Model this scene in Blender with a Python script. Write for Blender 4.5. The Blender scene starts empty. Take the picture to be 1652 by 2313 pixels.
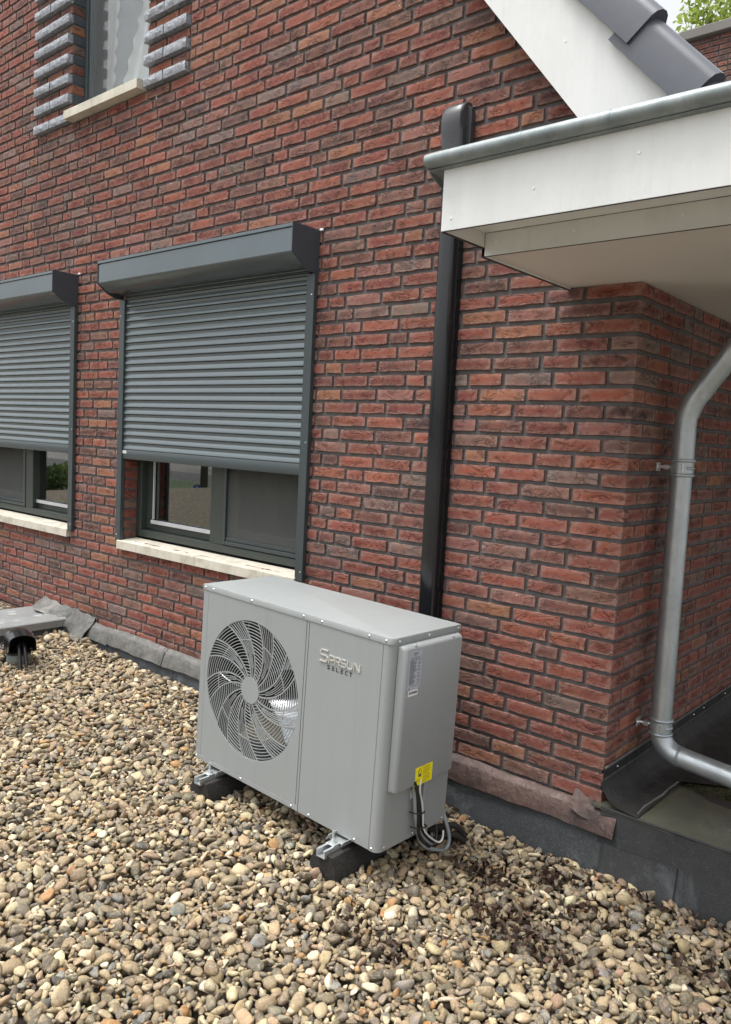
import bpy, bmesh, math, random
import numpy as np
from mathutils import Matrix, Vector, Euler
R = math.radians
rnd = random.Random(7)
nr = np.random.RandomState(11)
sc = bpy.context.scene
col = sc.collection

# ------------------------------------------------------------------ camera
def rot(a, b, c):
    ca, sa, cb, sb, cc, s_ = math.cos(a), math.sin(a), math.cos(b), math.sin(b), math.cos(c), math.sin(c)
    return np.array([[ca,-sa,0],[sa,ca,0],[0,0,1]]) @ np.array([[1,0,0],[0,cb,-sb],[0,sb,cb]]) @ np.array([[cc,0,s_],[0,1,0],[-s_,0,cc]])
CAM = np.array([1.15578, -2.79379, 1.56114])
CM = rot(R(40.5815), R(-5.2357), R(-2.8421))
cam_d = bpy.data.cameras.new('camera'); cam = bpy.data.objects.new('camera', cam_d); col.objects.link(cam)
m = Matrix.Identity(4)
for i in range(3):
    m[i][0] = CM[i, 0]; m[i][1] = CM[i, 2]; m[i][2] = -CM[i, 1]; m[i][3] = CAM[i]
cam.matrix_world = m
cam_d.sensor_fit = 'VERTICAL'; cam_d.sensor_height = 24; cam_d.lens = 24 * 1791.54 / 2313
cam_d.clip_start = .05; cam_d.clip_end = 2000
sc.camera = cam
def project(p):
    d = CM.T @ (np.array(p) - CAM)
    return (826 + 1791.54 * d[0] / d[1], 1156.5 - 1791.54 * d[2] / d[1], d[1])

# ------------------------------------------------------------------ world, sun, exposure
SUN_EL, SUN_AZ = 74, 225      # azimuth from north (+y), clockwise
w = bpy.data.worlds.new('World'); sc.world = w; w.use_nodes = True
nt = w.node_tree; nt.nodes.clear()
o_ = nt.nodes.new('ShaderNodeOutputWorld'); bg = nt.nodes.new('ShaderNodeBackground')
sky = nt.nodes.new('ShaderNodeTexSky'); sky.sky_type = 'NISHITA'; sky.sun_disc = False
sky.sun_elevation = R(SUN_EL); sky.sun_rotation = R(SUN_AZ)
sky.air_density = 1.0; sky.dust_density = 6.0; sky.ozone_density = 1.0
hs = nt.nodes.new('ShaderNodeHueSaturation'); hs.inputs['Saturation'].default_value = .16
nt.links.new(sky.outputs[0], hs.inputs['Color']); nt.links.new(hs.outputs[0], bg.inputs['Color'])
bg.inputs['Strength'].default_value = .15
nt.links.new(bg.outputs[0], o_.inputs[0])
sl = bpy.data.lights.new('sun', 'SUN'); sl.energy = 1.0; sl.angle = R(26); sl.color = (1, .96, .9)
so = bpy.data.objects.new('sun', sl); col.objects.link(so)
az, el = R(SUN_AZ), R(SUN_EL)
sd = Vector((math.sin(az) * math.cos(el), math.cos(az) * math.cos(el), math.sin(el)))
so.rotation_euler = sd.to_track_quat('Z', 'Y').to_euler(); so.location = (0, -3, 8)
sc.view_settings.view_transform = 'Standard'; sc.view_settings.look = 'None'
sc.view_settings.gamma = 1; sc.view_settings.use_curve_mapping = False
sc.view_settings.exposure = 1.06
sc.render.engine = 'CYCLES'

# ------------------------------------------------------------------ materials
class N:
    def __init__(s, name):
        s.m = bpy.data.materials.new(name); s.m.use_nodes = True; s.t = s.m.node_tree
        s.b = s.t.nodes['Principled BSDF']; s.out = s.t.nodes['Material Output']
    def n(s, typ, **k):
        x = s.t.nodes.new(typ)
        for a, v in k.items():
            if a.startswith('i_'):
                nm = a[2:].replace('_', ' ')
                x.inputs[nm].default_value = v
            else: setattr(x, a, v)
        return x
    def l(s, a, b): s.t.links.new(a, b)
    def geo(s):
        if not hasattr(s, '_g'): s._g = s.n('ShaderNodeNewGeometry').outputs['Position']
        return s._g
    def scaled(s, src, v):
        x = s.n('ShaderNodeVectorMath', operation='MULTIPLY'); s.l(src, x.inputs[0]); x.inputs[1].default_value = v; return x.outputs[0]
    def noise(s, vec, scale, detail=4, rough=.55, dist=0):
        x = s.n('ShaderNodeTexNoise'); x.inputs['Scale'].default_value = scale; x.inputs['Detail'].default_value = detail
        x.inputs['Roughness'].default_value = rough; x.inputs['Distortion'].default_value = dist; s.l(vec, x.inputs['Vector']); return x.outputs['Fac']
    def ramp(s, f, stops):
        x = s.n('ShaderNodeValToRGB'); e = x.color_ramp.elements
        while len(e) < len(stops): e.new(.5)
        for i, (p, c) in enumerate(stops):
            e[i].position = p; e[i].color = (c, c, c, 1) if not isinstance(c, tuple) else (*c[:3], 1)
        s.l(f, x.inputs['Fac']); return x.outputs['Color']
    def mix(s, f, a, b, mode='MIX'):
        x = s.n('ShaderNodeMix', data_type='RGBA', blend_type=mode)
        for v, i in ((f, 0), (a, 6), (b, 7)):
            if isinstance(v, bpy.types.NodeSocket): s.l(v, x.inputs[i])
            elif isinstance(v, tuple): x.inputs[i].default_value = (*v[:3], 1)
            else: x.inputs[i].default_value = v
        return x.outputs[2]
    def math(s, op, a, b=0):
        x = s.n('ShaderNodeMath', operation=op)
        for v, i in ((a, 0), (b, 1)):
            if isinstance(v, bpy.types.NodeSocket): s.l(v, x.inputs[i])
            else: x.inputs[i].default_value = v
        return x.outputs[0]
    def base(s, c):
        if isinstance(c, bpy.types.NodeSocket): s.l(c, s.b.inputs['Base Color'])
        else: s.b.inputs['Base Color'].default_value = (*c, 1)
    def rough(s, r):
        if isinstance(r, bpy.types.NodeSocket): s.l(r, s.b.inputs['Roughness'])
        else: s.b.inputs['Roughness'].default_value = r
    def metal(s, v): s.b.inputs['Metallic'].default_value = v
    def bump(s, h, dist=.002, strength=1):
        x = s.n('ShaderNodeBump'); x.inputs['Distance'].default_value = dist; x.inputs['Strength'].default_value = strength
        s.l(h, x.inputs['Height']); s.l(x.outputs[0], s.b.inputs['Normal'])

def dusty(name, c, rough):
    k = N(name); g = k.geo()
    b_ = k.mix(k.noise(g, 3, 5, .6), tuple(x*.96 for x in c), tuple(x*1.03 for x in c))
    st = k.ramp(k.noise(k.scaled(g, (9, 9, .7)), 2.6, 6, .7), [(.50, 0.), (.78, .20)])
    b_ = k.mix(st, b_, (.20, .19, .165))
    sp = k.ramp(k.noise(g, 85, 3, .6), [(.66, 0.), (.74, .22)])
    b_ = k.mix(sp, b_, (.42, .41, .38)); k.base(b_)
    k.rough(k.ramp(k.noise(g, 7, 5, .6), [(.3, rough*.92), (.7, rough*1.25)])); k.bump(k.noise(k.scaled(g, (1, 1, 1)), 2.2, 2), .004, .35); return k.m
def paint(name, c, rough=.4, metal=0, var=.12, nscale=6, bump=0, spec=None):
    k = N(name); g = k.geo()
    f = k.noise(g, nscale, 5, .6)
    k.base(k.mix(f, tuple(x * (1 - var) for x in c), tuple(min(1, x * (1 + var)) for x in c)))
    f2 = k.noise(g, nscale * 4, 3)
    k.rough(k.ramp(f2, [(.3, max(.02, rough * .85)), (.7, min(1, rough * 1.15))])); k.metal(metal)
    if spec is not None: k.b.inputs['Specular IOR Level'].default_value = spec
    if bump: k.bump(k.noise(g, 260, 2), bump)
    return k.m

def brick_mat(name, mode):
    k = N(name); g = k.geo()
    if mode == 'OBJECT':
        oi = k.n('ShaderNodeObjectInfo'); colr = oi.outputs['Color']
    else:
        at = k.n('ShaderNodeAttribute', attribute_name='bcol'); colr = at.outputs['Color']
    sh = k.n('ShaderNodeVectorMath', operation='SCALE'); k.l(colr, sh.inputs[0]); sh.inputs['Scale'].default_value = 91.7
    ad = k.n('ShaderNodeVectorMath', operation='ADD'); k.l(g, ad.inputs[0]); k.l(sh.outputs[0], ad.inputs[1]); v = ad.outputs[0]
    big = k.noise(v, 9, 3, .6, .6)
    c = k.mix(k.ramp(big, [(.40, 0.), (.62, 1.)]), colr, k.mix(.42, colr, (.30, .11, .068)))
    dk = k.noise(k.scaled(v, (.6, .6, 1.3)), 34, 6, .7, 1.2)
    c = k.mix(k.ramp(dk, [(.53, 0.), (.74, .8)]), c, (.085, .058, .056))
    fine = k.noise(v, 260, 4, .7)
    c = k.mix(k.ramp(fine, [(.30, .30), (.55, 0.)]), c, (.30, .22, .18), 'MIX')
    ed = k.n('ShaderNodeAttribute', attribute_name='edge').outputs['Fac']
    en = k.math('MULTIPLY', k.math('POWER', ed, 1.6), k.ramp(k.noise(v, 55, 3), [(.30, .05), (.6, .55)]))
    c = k.mix(en, c, (.34, .25, .215))
    wsp = k.noise(v, 48, 1, .4)
    c = k.mix(k.ramp(wsp, [(.80, 0.), (.84, .8)]), c, (.6, .52, .46))
    bloom = k.ramp(k.noise(k.scaled(g, (1, 1, .8)), 1.7, 5, .65, .4), [(.58, 0.), (.80, .18)])
    c = k.mix(k.math('MULTIPLY', bloom, k.ramp(k.noise(g, 90, 4, .7), [(.4, .2), (.7, 1.)])), c, (.36, .31, .29))
    grime = k.ramp(k.noise(k.scaled(g, (1, 1, .45)), 1.3, 5, .7), [(.52, 0.), (.75, .30)])
    c = k.mix(grime, c, (.055, .040, .036))
    k.base(c); k.rough(.88); k.b.inputs['Specular IOR Level'].default_value = .3
    # folded creases of hand-moulded clay
    cr = k.noise(k.scaled(v, (.6, .6, 1.2)), 20, 6, .6, .9)
    rg = k.math('ABSOLUTE', k.math('SUBTRACT', cr, .5))
    rg = k.ramp(rg, [(0., 0.), (.022, .75), (.10, 1.)])
    msk = k.ramp(k.noise(v, 13, 2, .5), [(.42, 0.), (.58, 1.)])
    rg = k.math('SUBTRACT', 1.0, k.math('MULTIPLY', k.math('SUBTRACT', 1.0, rg), msk))
    h = k.math('ADD', k.math('MULTIPLY', rg, 1.0), k.math('MULTIPLY', k.noise(v, 60, 6, .75), .8))
    h = k.math('ADD', h, k.math('MULTIPLY', k.noise(v, 12, 3, .6), .8))
    k.bump(h, .0060, 1.0)
    return k.m
M = {}
M['brick_o'] = brick_mat('brick_clay', 'OBJECT')
M['brick_a'] = brick_mat('brick_clay_field', 'ATTR')
def mortar():
    k = N('mortar'); g = k.geo()
    f = k.noise(g, 14, 6, .65)
    k.base(k.ramp(f, [(.3, (.085, .083, .084)), (.7, (.150, .146, .144))])); k.rough(.95)
    k.bump(k.noise(g, 190, 6, .7), .004); return k.m
M['mortar'] = mortar()
def stone_acc():
    k = N('rough_blue_stone'); g = k.geo()
    f = k.noise(g, 45, 6, .7)
    k.base(k.ramp(f, [(.3, (.13, .142, .16)), (.7, (.46, .49, .54))])); k.rough(.30)
    k.bump(k.noise(g, 60, 5, .6, .6), .012); return k.m
M['accent'] = stone_acc()
def sill():
    k = N('cast_stone'); g = k.geo()
    f = k.noise(g, 7, 7, .7)
    c = k.ramp(f, [(.3, (.40, .37, .30)), (.5, (.58, .55, .46)), (.72, (.66, .62, .54))])
    c = k.mix(k.ramp(k.noise(k.scaled(g, (1, 1, .2)), 30, 4, .7), [(.55, 0.), (.75, .55)]), c, (.28, .25, .19))
    k.base(c); k.rough(.8); k.bump(k.noise(g, 130, 4, .7), .0015); return k.m
M['sill'] = sill()
M['anth'] = paint('anthracite_paint', (.048, .062, .066), .34, 0, .12, 5)
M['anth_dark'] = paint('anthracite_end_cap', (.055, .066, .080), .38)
M['anth_box'] = paint('anthracite_box_sheet', (.125, .150, .162), .18, .5, .25, 2.0)
M['slat'] = paint('shutter_slat_paint', (.15, .18, .19), .34, .5, .06, 3)
M['frame_green'] = paint('window_frame_paint', (.040, .050, .044), .42)
M['rubber_shade_black'] = paint('black_gasket_and_gap_shade', (.012, .012, .012), .6)
M['alu'] = paint('aluminium_strip', (.62, .64, .66), .38, .35)
M['screw'] = paint('stainless_screw', (.75, .76, .76), .22, .9, .05)
def white_panel():
    k = N('white_panel'); g = k.geo()
    f = k.noise(k.scaled(g, (2, 2, .5)), 3, 6, .65)
    c = k.ramp(f, [(.25, (.66, .68, .665)), (.6, (.73, .75, .74))])
    c = k.mix(k.ramp(k.noise(g, 22, 6, .7), [(.55, 0.), (.8, .22)]), c, (.4, .42, .38))
    c = k.mix(k.ramp(k.noise(k.scaled(g, (9, 9, .5)), 3, 5, .7), [(.5, 0.), (.75, .16)]), c, (.42, .43, .38))
    k.base(c); k.rough(.42); return k.m
M['white'] = white_panel()
M['soffit'] = paint('soffit_panel', (.68, .655, .60), .5, 0, .05, 2)
M['core'] = paint('panel_core', (.035, .028, .028), .7)
def zinc(name, a, b, rough, met):
    k = N(name); g = k.geo()
    f = k.noise(k.scaled(g, (1, 1, .6)), 9, 7, .7, .5)
    k.base(k.ramp(f, [(.3, a), (.7, b)])); k.metal(met)
    k.rough(k.ramp(k.noise(g, 25, 4), [(.3, rough - .08), (.7, rough + .1)])); k.bump(k.noise(g, 30, 3), .0012, .5); return k.m
M['zinc'] = zinc('weathered_zinc', (.15, .18, .185), (.30, .335, .335), .45, .35)
M['zinc_pipe'] = zinc('zinc_downpipe', (.36, .40, .42), (.56, .60, .62), .38, .7)
M['tile'] = paint('glazed_roof_tile', (.085, .092, .112), .36, 0, .14, 12, .0003)
M['tile_edge'] = paint('roof_tile_edge', (.045, .043, .042), .7)
M['pvc'] = paint('black_pvc', (.012, .013, .015), .16, 0, .2, 10)
M['pvc_hood'] = paint('dark_grey_hood_plastic', (.05, .052, .058), .32, 0, .2, 10)
M['hp'] = dusty('grey_powder_coat', (.285, .306, .308), .38)
M['hp_seam'] = paint('dark_seam', (.045, .05, .055), .6)
M['black_in'] = paint('unit_interior', (.008, .008, .009), .7)
M['fan'] = paint('fan_blade_plastic', (.48, .50, .51), .22, .95, .06)
M['fan_ring'] = paint('fan_shroud', (.03, .032, .034), .5, .0)
M['galv'] = paint('galvanised_steel', (.62, .65, .66), .32, .7, .12, 30)
def rubber():
    k = N('recycled_rubber'); g = k.geo()
    k.base(k.ramp(k.noise(g, 120, 5, .8), [(.4, (.010, .010, .010)), (.72, (.045, .040, .034))])); k.rough(.85)
    k.bump(k.noise(g, 160, 4), .003); return k.m
M['rubber'] = rubber()
M['logo'] = paint('chrome_logo', (.70, .69, .65), .3, .5, .05, 30)
M['ink'] = paint('black_print', (.015, .016, .02), .5)
M['label'] = paint('silver_label', (.50, .54, .60), .4, .1, .04)
M['label_w'] = paint('white_label', (.85, .85, .84), .4, 0, .03)
M['yellow'] = paint('yellow_label', (.95, .82, .01), .35, 0, .03)
M['ink_y'] = paint('brown_print_on_yellow', (.42, .34, .02), .5)
M['ink_g'] = paint('grey_print', (.12, .13, .15), .5)
M['cable_g'] = paint('grey_cable', (.28, .31, .32), .35, 0, .05)
M['cable_k'] = paint('black_cable', (.012, .012, .012), .35)
M['cable_w'] = paint('white_cable', (.78, .78, .76), .4, 0, .03)
def lead(name, a, b, c2, stain):
    k = N(name); g = k.geo()
    f = k.noise(g, 6, 7, .7, .8)
    c = k.ramp(f, [(.3, a), (.55, b), (.75, c2)])
    c = k.mix(k.ramp(k.noise(k.scaled(g, (1, 1, .35)), 22, 5, .7, .5), [(.5, 0.), (.72, .75)]), c, stain)
    k.base(c); k.rough(k.ramp(k.noise(g, 18, 4), [(.3, .38), (.7, .6)])); k.metal(.15)
    k.bump(k.noise(g, 22, 7, .68, .4), .009, .8); return k.m
M['lead_grey'] = lead('weathered_lead', (.085, .083, .078), (.15, .148, .138), (.22, .21, .195), (.055, .05, .042))
M['lead_brown'] = lead('brown_stained_lead', (.036, .026, .023), (.100, .062, .053), (.20, .118, .098), (.016, .013, .012))
M['lead_dark'] = lead('dark_wet_lead', (.018, .018, .018), (.035, .034, .033), (.06, .058, .055), (.012, .012, .011))
def bitumen(name, a, b, spk, rough=.75, moss=0, wet=0):
    k = N(name); g = k.geo()
    c = k.ramp(k.noise(g, 5, 7, .7), [(.3, a), (.7, b)])
    c = k.mix(k.ramp(k.noise(g, 330, 2, .6), [(.56, 0.), (.72, .55)]), c, spk)
    c = k.mix(k.ramp(k.noise(g, 4.5, 6, .75, .4), [(.55, 0.), (.72, .45)]), c, tuple(min(1, x * 1.3) for x in spk))
    if moss:
        c = k.mix(k.ramp(k.noise(g, 3, 7, .75), [(.42, 0.), (.62, moss)]), c, (.095, .092, .045))
    k.base(c)
    k.rough(k.ramp(k.noise(g, 3, 5), [(.35, rough - wet), (.65, rough)])); k.bump(k.noise(g, 320, 3), .0015)
    return k.m
M['bit'] = bitumen('bitumen_upstand', (.014, .015, .016), (.036, .038, .040), (.11, .12, .13))
M['bit_dusty'] = bitumen('dusty_bitumen_upstand', (.022, .024, .027), (.060, .066, .070), (.22, .24, .26))
M['bit_moss'] = bitumen('mossy_bitumen', (.050, .050, .040), (.105, .105, .085), (.16, .16, .14), .55, .7, .25)
M['bit_top'] = bitumen('grey_bitumen_cap', (.055, .056, .045), (.105, .105, .085), (.15, .15, .13), .45, .6, .2)
def moss():
    k = N('moss'); g = k.geo()
    k.base(k.ramp(k.noise(g, 40, 6, .8), [(.35, (.020, .018, .008)), (.55, (.075, .068, .018)), (.75, (.17, .15, .035))])); k.rough(.9)
    k.bump(k.noise(g, 150, 5, .8), .006); return k.m
M['moss'] = moss()
def gravel_mat():
    k = N('river_pebbles'); g = k.geo()
    at = k.n('ShaderNodeAttribute', attribute_name='pcol'); colr = at.outputs['Color']
    sh = k.n('ShaderNodeVectorMath', operation='SCALE'); k.l(colr, sh.inputs[0]); sh.inputs['Scale'].default_value = 57.3
    ad = k.n('ShaderNodeVectorMath', operation='ADD'); k.l(g, ad.inputs[0]); k.l(sh.outputs[0], ad.inputs[1]); v = ad.outputs[0]
    c = k.mix(k.ramp(k.noise(v, 40, 5, .65, 1.0), [(.45, 0.), (.7, .55)]), colr, (.52, .38, .20))
    c = k.mix(k.ramp(k.noise(v, 70, 5, .7, .5), [(.52, 0.), (.75, .6)]), c, (.09, .075, .055))
    c = k.mix(k.ramp(k.noise(v, 420, 4, .75), [(.32, .40), (.5, 0.)]), c, (.06, .05, .035))
    vn = k.math('ABSOLUTE', k.math('SUBTRACT', k.noise(v, 22, 2, .5, 1.5), .5))
    c = k.mix(k.ramp(vn, [(0., .45), (.012, 0.)]), c, (.62, .58, .5))
    k.base(c); k.rough(k.ramp(k.noise(v, 30, 3), [(.35, .42), (.65, .68)]))
    k.bump(k.noise(v, 110, 6, .75), .0045); return k.m
M['gravel'] = gravel_mat()
def gravel_base():
    k = N('dark_wet_roof'); g = k.geo()
    k.base(k.ramp(k.noise(g, 25, 6, .7), [(.35, (.012, .009, .006)), (.65, (.055, .038, .022))])); k.rough(k.ramp(k.noise(g, 6, 3), [(.4, .15), (.6, .8)]))
    k.bump(k.noise(g, 60, 5), .006); return k.m
M['gbase'] = gravel_base()
def leafmat(name, a, b, tr=.3):
    k = N(name); oi = k.n('ShaderNodeAttribute', attribute_name='lcol')
    k.base(k.mix(oi.outputs['Fac'], a, b)); k.rough(.6)
    k.b.inputs['Transmission Weight'].default_value = 0
    td = k.n('ShaderNodeBsdfTranslucent'); k.l(k.mix(oi.outputs['Fac'], a, b), td.inputs['Color'])
    ms = k.n('ShaderNodeMixShader'); ms.inputs[0].default_value = tr
    k.l(k.b.outputs[0], ms.inputs[1]); k.l(td.outputs[0], ms.inputs[2]); k.l(ms.outputs[0], k.out.inputs[0]); return k.m
M['litter'] = leafmat('dead_leaf', (.018, .012, .009), (.10, .055, .035), .1)
M['leaf'] = leafmat('green_leaf', (.07, .13, .025), (.22, .30, .06), .45)
M['leaf_br'] = leafmat('bright_leaf', (.16, .24, .04), (.42, .50, .12), .5)
M['leaf_dk'] = leafmat('dark_green_leaf', (.03, .06, .015), (.09, .14, .03), .3)
M['bark'] = paint('bark', (.09, .075, .06), .9, 0, .4, 20)
M['grass'] = paint('grass', (.06, .09, .035), .9, 0, .35, 4)
M['asphalt'] = paint('asphalt', (.075, .075, .075), .85, 0, .2, 3)
M['paving2'] = paint('brown_paving', (.13, .115, .095), .85, 0, .2, 3)
M['paving'] = paint('paving', (.20, .19, .175), .85, 0, .2, 3)
M['dropping'] = paint('faded_dropping', (.34, .35, .345), .7)
M['room'] = paint('room_plaster', (.30, .30, .28), .8)
M['room_light'] = paint('light_wall_strip', (.62, .62, .58), .7)
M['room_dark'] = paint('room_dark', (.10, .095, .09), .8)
M['net'] = paint('grey_net', (.26, .28, .29), .8)
M['curtain'] = paint('net_curtain', (.88, .89, .89), .8, 0, .1, 6)
M['blue'] = paint('blue_sign', (.02, .08, .35), .5)
M['mustard'] = paint('yellow_post', (.85, .50, .03), .6)
def glass(name, tint, base_refl=.04, boost=1.0, rough=0.0):
    k = N(name); k.t.nodes.remove(k.b)
    fr = k.n('ShaderNodeLayerWeight'); fr.inputs['Blend'].default_value = .5
    f = k.math('MINIMUM', k.math('ADD', k.math('MULTIPLY', k.math('POWER', fr.outputs['Facing'], 4.0), boost), base_refl), .95)
    tr = k.n('ShaderNodeBsdfTransparent'); tr.inputs[0].default_value = (*tint, 1)
    gl = k.n('ShaderNodeBsdfGlossy'); gl.inputs['Roughness'].default_value = rough
    ms = k.n('ShaderNodeMixShader'); k.l(f, ms.inputs[0]); k.l(tr.outputs[0], ms.inputs[1]); k.l(gl.outputs[0], ms.inputs[2]); k.l(ms.outputs[0], k.out.inputs[0])
    return k.m
M['glass'] = glass('window_glass', (.72, .76, .74), .16, 1.2)
def mesh_screen():
    k = N('insect_screen'); g = k.geo(); k.t.nodes.remove(k.b)
    d = k.n('ShaderNodeBsdfDiffuse'); d.inputs[0].default_value = (.11, .115, .11, 1)
    tr = k.n('ShaderNodeBsdfTransparent'); ms = k.n('ShaderNodeMixShader')
    k.l(k.ramp(k.noise(g, 700, 1), [(.3, .5), (.7, .75)]), ms.inputs[0])
    k.l(tr.outputs[0], ms.inputs[1]); k.l(d.outputs[0], ms.inputs[2]); k.l(ms.outputs[0], k.out.inputs[0]); return k.m
M['screen'] = mesh_screen()

# ------------------------------------------------------------------ mesh helpers
class MB:
    def __init__(s): s.v = []; s.f = []; s.a = []
    def add(s, vs, fs, a=None):
        o = len(s.v); s.v += [tuple(map(float, p)) for p in vs]; s.f += [tuple(i + o for i in f) for f in fs]
        if a is not None: s.a += list(a)
        return s
    def box(s, x0, x1, y0, y1, z0, z1, b=0):
        if x0 > x1: x0, x1 = x1, x0
        if y0 > y1: y0, y1 = y1, y0
        if z0 > z1: z0, z1 = z1, z0
        if b <= 0:
            vs = [(x, y, z) for x in (x0, x1) for y in (y0, y1) for z in (z0, z1)]
            return s.add(vs, [(0,1,3,2),(4,6,7,5),(0,4,5,1),(2,3,7,6),(0,2,6,4),(1,5,7,3)])
        b = min(b, (x1-x0)*.45, (y1-y0)*.45, (z1-z0)*.45)
        vs = []; idx = {}
        X = ((x0, x0+b), (x1, x1-b)); Y = ((y0, y0+b), (y1, y1-b)); Z = ((z0, z0+b), (z1, z1-b))
        for i in (0, 1):
            for j in (0, 1):
                for k in (0, 1):
                    for a in range(3):
                        idx[i, j, k, a] = len(vs)
                        vs.append((X[i][a != 0], Y[j][a != 1], Z[k][a != 2]))
        fs = []
        I = idx
        for i in (0, 1): fs.append([I[i,0,0,0], I[i,0,1,0], I[i,1,1,0], I[i,1,0,0]][::(1 if i == 0 else -1)])
        for j in (0, 1): fs.append([I[0,j,0,1], I[1,j,0,1], I[1,j,1,1], I[0,j,1,1]][::(1 if j == 0 else -1)])
        for k in (0, 1): fs.append([I[0,0,k,2], I[0,1,k,2], I[1,1,k,2], I[1,0,k,2]][::(1 if k == 0 else -1)])
        def q(a, b_, c, d): fs.append([a, b_, c, d])
        for i in (0, 1):
            for j in (0, 1): q(I[i,j,0,0], I[i,j,1,0], I[i,j,1,1], I[i,j,0,1])
            for k in (0, 1): q(I[i,0,k,0], I[i,1,k,0], I[i,1,k,2], I[i,0,k,2])
        for j in (0, 1):
            for k in (0, 1): q(I[0,j,k,1], I[1,j,k,1], I[1,j,k,2], I[0,j,k,2])
        for i in (0, 1):
            for j in (0, 1):
                for k in (0, 1): fs.append([I[i,j,k,0], I[i,j,k,1], I[i,j,k,2]])
        return s.add(vs, fs)
    def prism(s, pts, axis, a0, a1, cap=True):
        """closed 2d outline extruded along an axis; pts are the two other coordinates in order"""
        def P(p, a):
            return {'x': (a, p[0], p[1]), 'y': (p[0], a, p[1]), 'z': (p[0], p[1], a)}[axis]
        n = len(pts); vs = [P(p, a0) for p in pts] + [P(p, a1) for p in pts]
        fs = [(i, (i+1) % n, n + (i+1) % n, n + i) for i in range(n)]
        if cap: fs += [tuple(range(n))[::-1], tuple(range(n, 2*n))]
        return s.add(vs, fs)
    def cyl(s, p0, p1, r0, r1=None, n=12, cap=True):
        r1 = r0 if r1 is None else r1
        p0, p1 = Vector(p0), Vector(p1); d = (p1 - p0).normalized()
        u = d.orthogonal().normalized(); v = d.cross(u); vs = []
        for p, r in ((p0, r0), (p1, r1)):
            for i in range(n):
                a = 2 * math.pi * i / n; vs.append(p + (u * math.cos(a) + v * math.sin(a)) * r)
        fs = [(i, (i+1) % n, n + (i+1) % n, n + i) for i in range(n)]
        if cap: fs += [tuple(range(n))[::-1], tuple(range(n, 2*n))]
        return s.add(vs, fs)
    def tube(s, path, r, n=10, sub=1, cap=True):
        pts = [Vector(p) for p in path]
        if sub > 1:
            out = []
            for i in range(len(pts) - 1):
                p0 = pts[max(i-1, 0)]; p1 = pts[i]; p2 = pts[i+1]; p3 = pts[min(i+2, len(pts)-1)]
                for k in range(sub):
                    t = k / sub
                    out.append(.5 * ((2*p1) + (-p0+p2)*t + (2*p0-5*p1+4*p2-p3)*t*t + (-p0+3*p1-3*p2+p3)*t**3))
            pts = out + [pts[-1]]
        rr = r if isinstance(r, (list, tuple)) else [r] * len(pts)
        u = None; vs = []
        for i, p in enumerate(pts):
            d = (pts[min(i+1, len(pts)-1)] - pts[max(i-1, 0)]).normalized()
            u = d.orthogonal().normalized() if u is None else (u - d * u.dot(d)).normalized()
            v = d.cross(u)
            for k in range(n):
                a = 2*math.pi*k/n; vs.append(p + (u*math.cos(a) + v*math.sin(a)) * rr[i])
        fs = []
        for i in range(len(pts)-1):
            for k in range(n):
                fs.append((i*n+k, i*n+(k+1) % n, (i+1)*n+(k+1) % n, (i+1)*n+k))
        if cap: fs += [tuple(range(n))[::-1], tuple(range((len(pts)-1)*n, len(pts)*n))]
        return s.add(vs, fs)
    def grid(s, fn, nu, nv):
        vs = [fn(i / nu, j / nv) for j in range(nv+1) for i in range(nu+1)]
        fs = [(j*(nu+1)+i, j*(nu+1)+i+1, (j+1)*(nu+1)+i+1, (j+1)*(nu+1)+i) for j in range(nv) for i in range(nu)]
        return s.add(vs, fs)
    def sheet(s, fn, nu, nv, th=.003):
        """a thick sheet: the grid plus an offset copy"""
        A = [Vector(fn(i / nu, j / nv)) for j in range(nv+1) for i in range(nu+1)]
        W = nu + 1; B = []
        for j in range(nv+1):
            for i in range(nu+1):
                du = A[j*W+min(i+1, nu)] - A[j*W+max(i-1, 0)]; dv = A[min(j+1, nv)*W+i] - A[max(j-1, 0)*W+i]
                B.append(A[j*W+i] - du.cross(dv).normalized() * th)
        n = len(A); fs = []
        for j in range(nv):
            for i in range(nu):
                q = (j*W+i, j*W+i+1, (j+1)*W+i+1, (j+1)*W+i); fs += [q, tuple(n+x for x in q[::-1])]
        def edge(a, b): fs.append((a, b, n+b, n+a))
        for i in range(nu): edge(i+1, i); edge(nv*W+i, nv*W+i+1)
        for j in range(nv): edge(j*W, (j+1)*W); edge((j+1)*W+nu, j*W+nu)
        return s.add(A + B, fs)
    def ribbon(s, pts, wd, y0, y1, closed=False):
        """flat bar following a 2d (x,z) polyline, thickness from y0 to y1"""
        P = [np.array(p, float) for p in pts]; n = len(P); L = []; Rr = []
        for i in range(n):
            a = P[(i-1) % n] if (closed or i > 0) else P[i]; b = P[(i+1) % n] if (closed or i < n-1) else P[i]
            d = b - a; d = d / (np.linalg.norm(d) + 1e-9); q = np.array([-d[1], d[0]])
            k = 1.
            if 0 < i < n-1:
                d1 = P[i]-P[i-1]; d1 /= np.linalg.norm(d1)+1e-9; k = 1/max(.5, abs(float(d1 @ d)))
            L.append(P[i] + q*wd/2*k); Rr.append(P[i] - q*wd/2*k)
        vs = []
        for l, r in zip(L, Rr): vs += [(l[0], y0, l[1]), (r[0], y0, r[1]), (r[0], y1, r[1]), (l[0], y1, l[1])]
        fs = []; m_ = n if closed else n-1
        for i in range(m_):
            a = 4*i; b = 4*((i+1) % n)
            for k in range(4): fs.append((a+k, a+(k+1) % 4, b+(k+1) % 4, b+k))
        if not closed: fs += [(3, 2, 1, 0), (4*n-4, 4*n-3, 4*n-2, 4*n-1)]
        return s.add(vs, fs)
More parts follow.
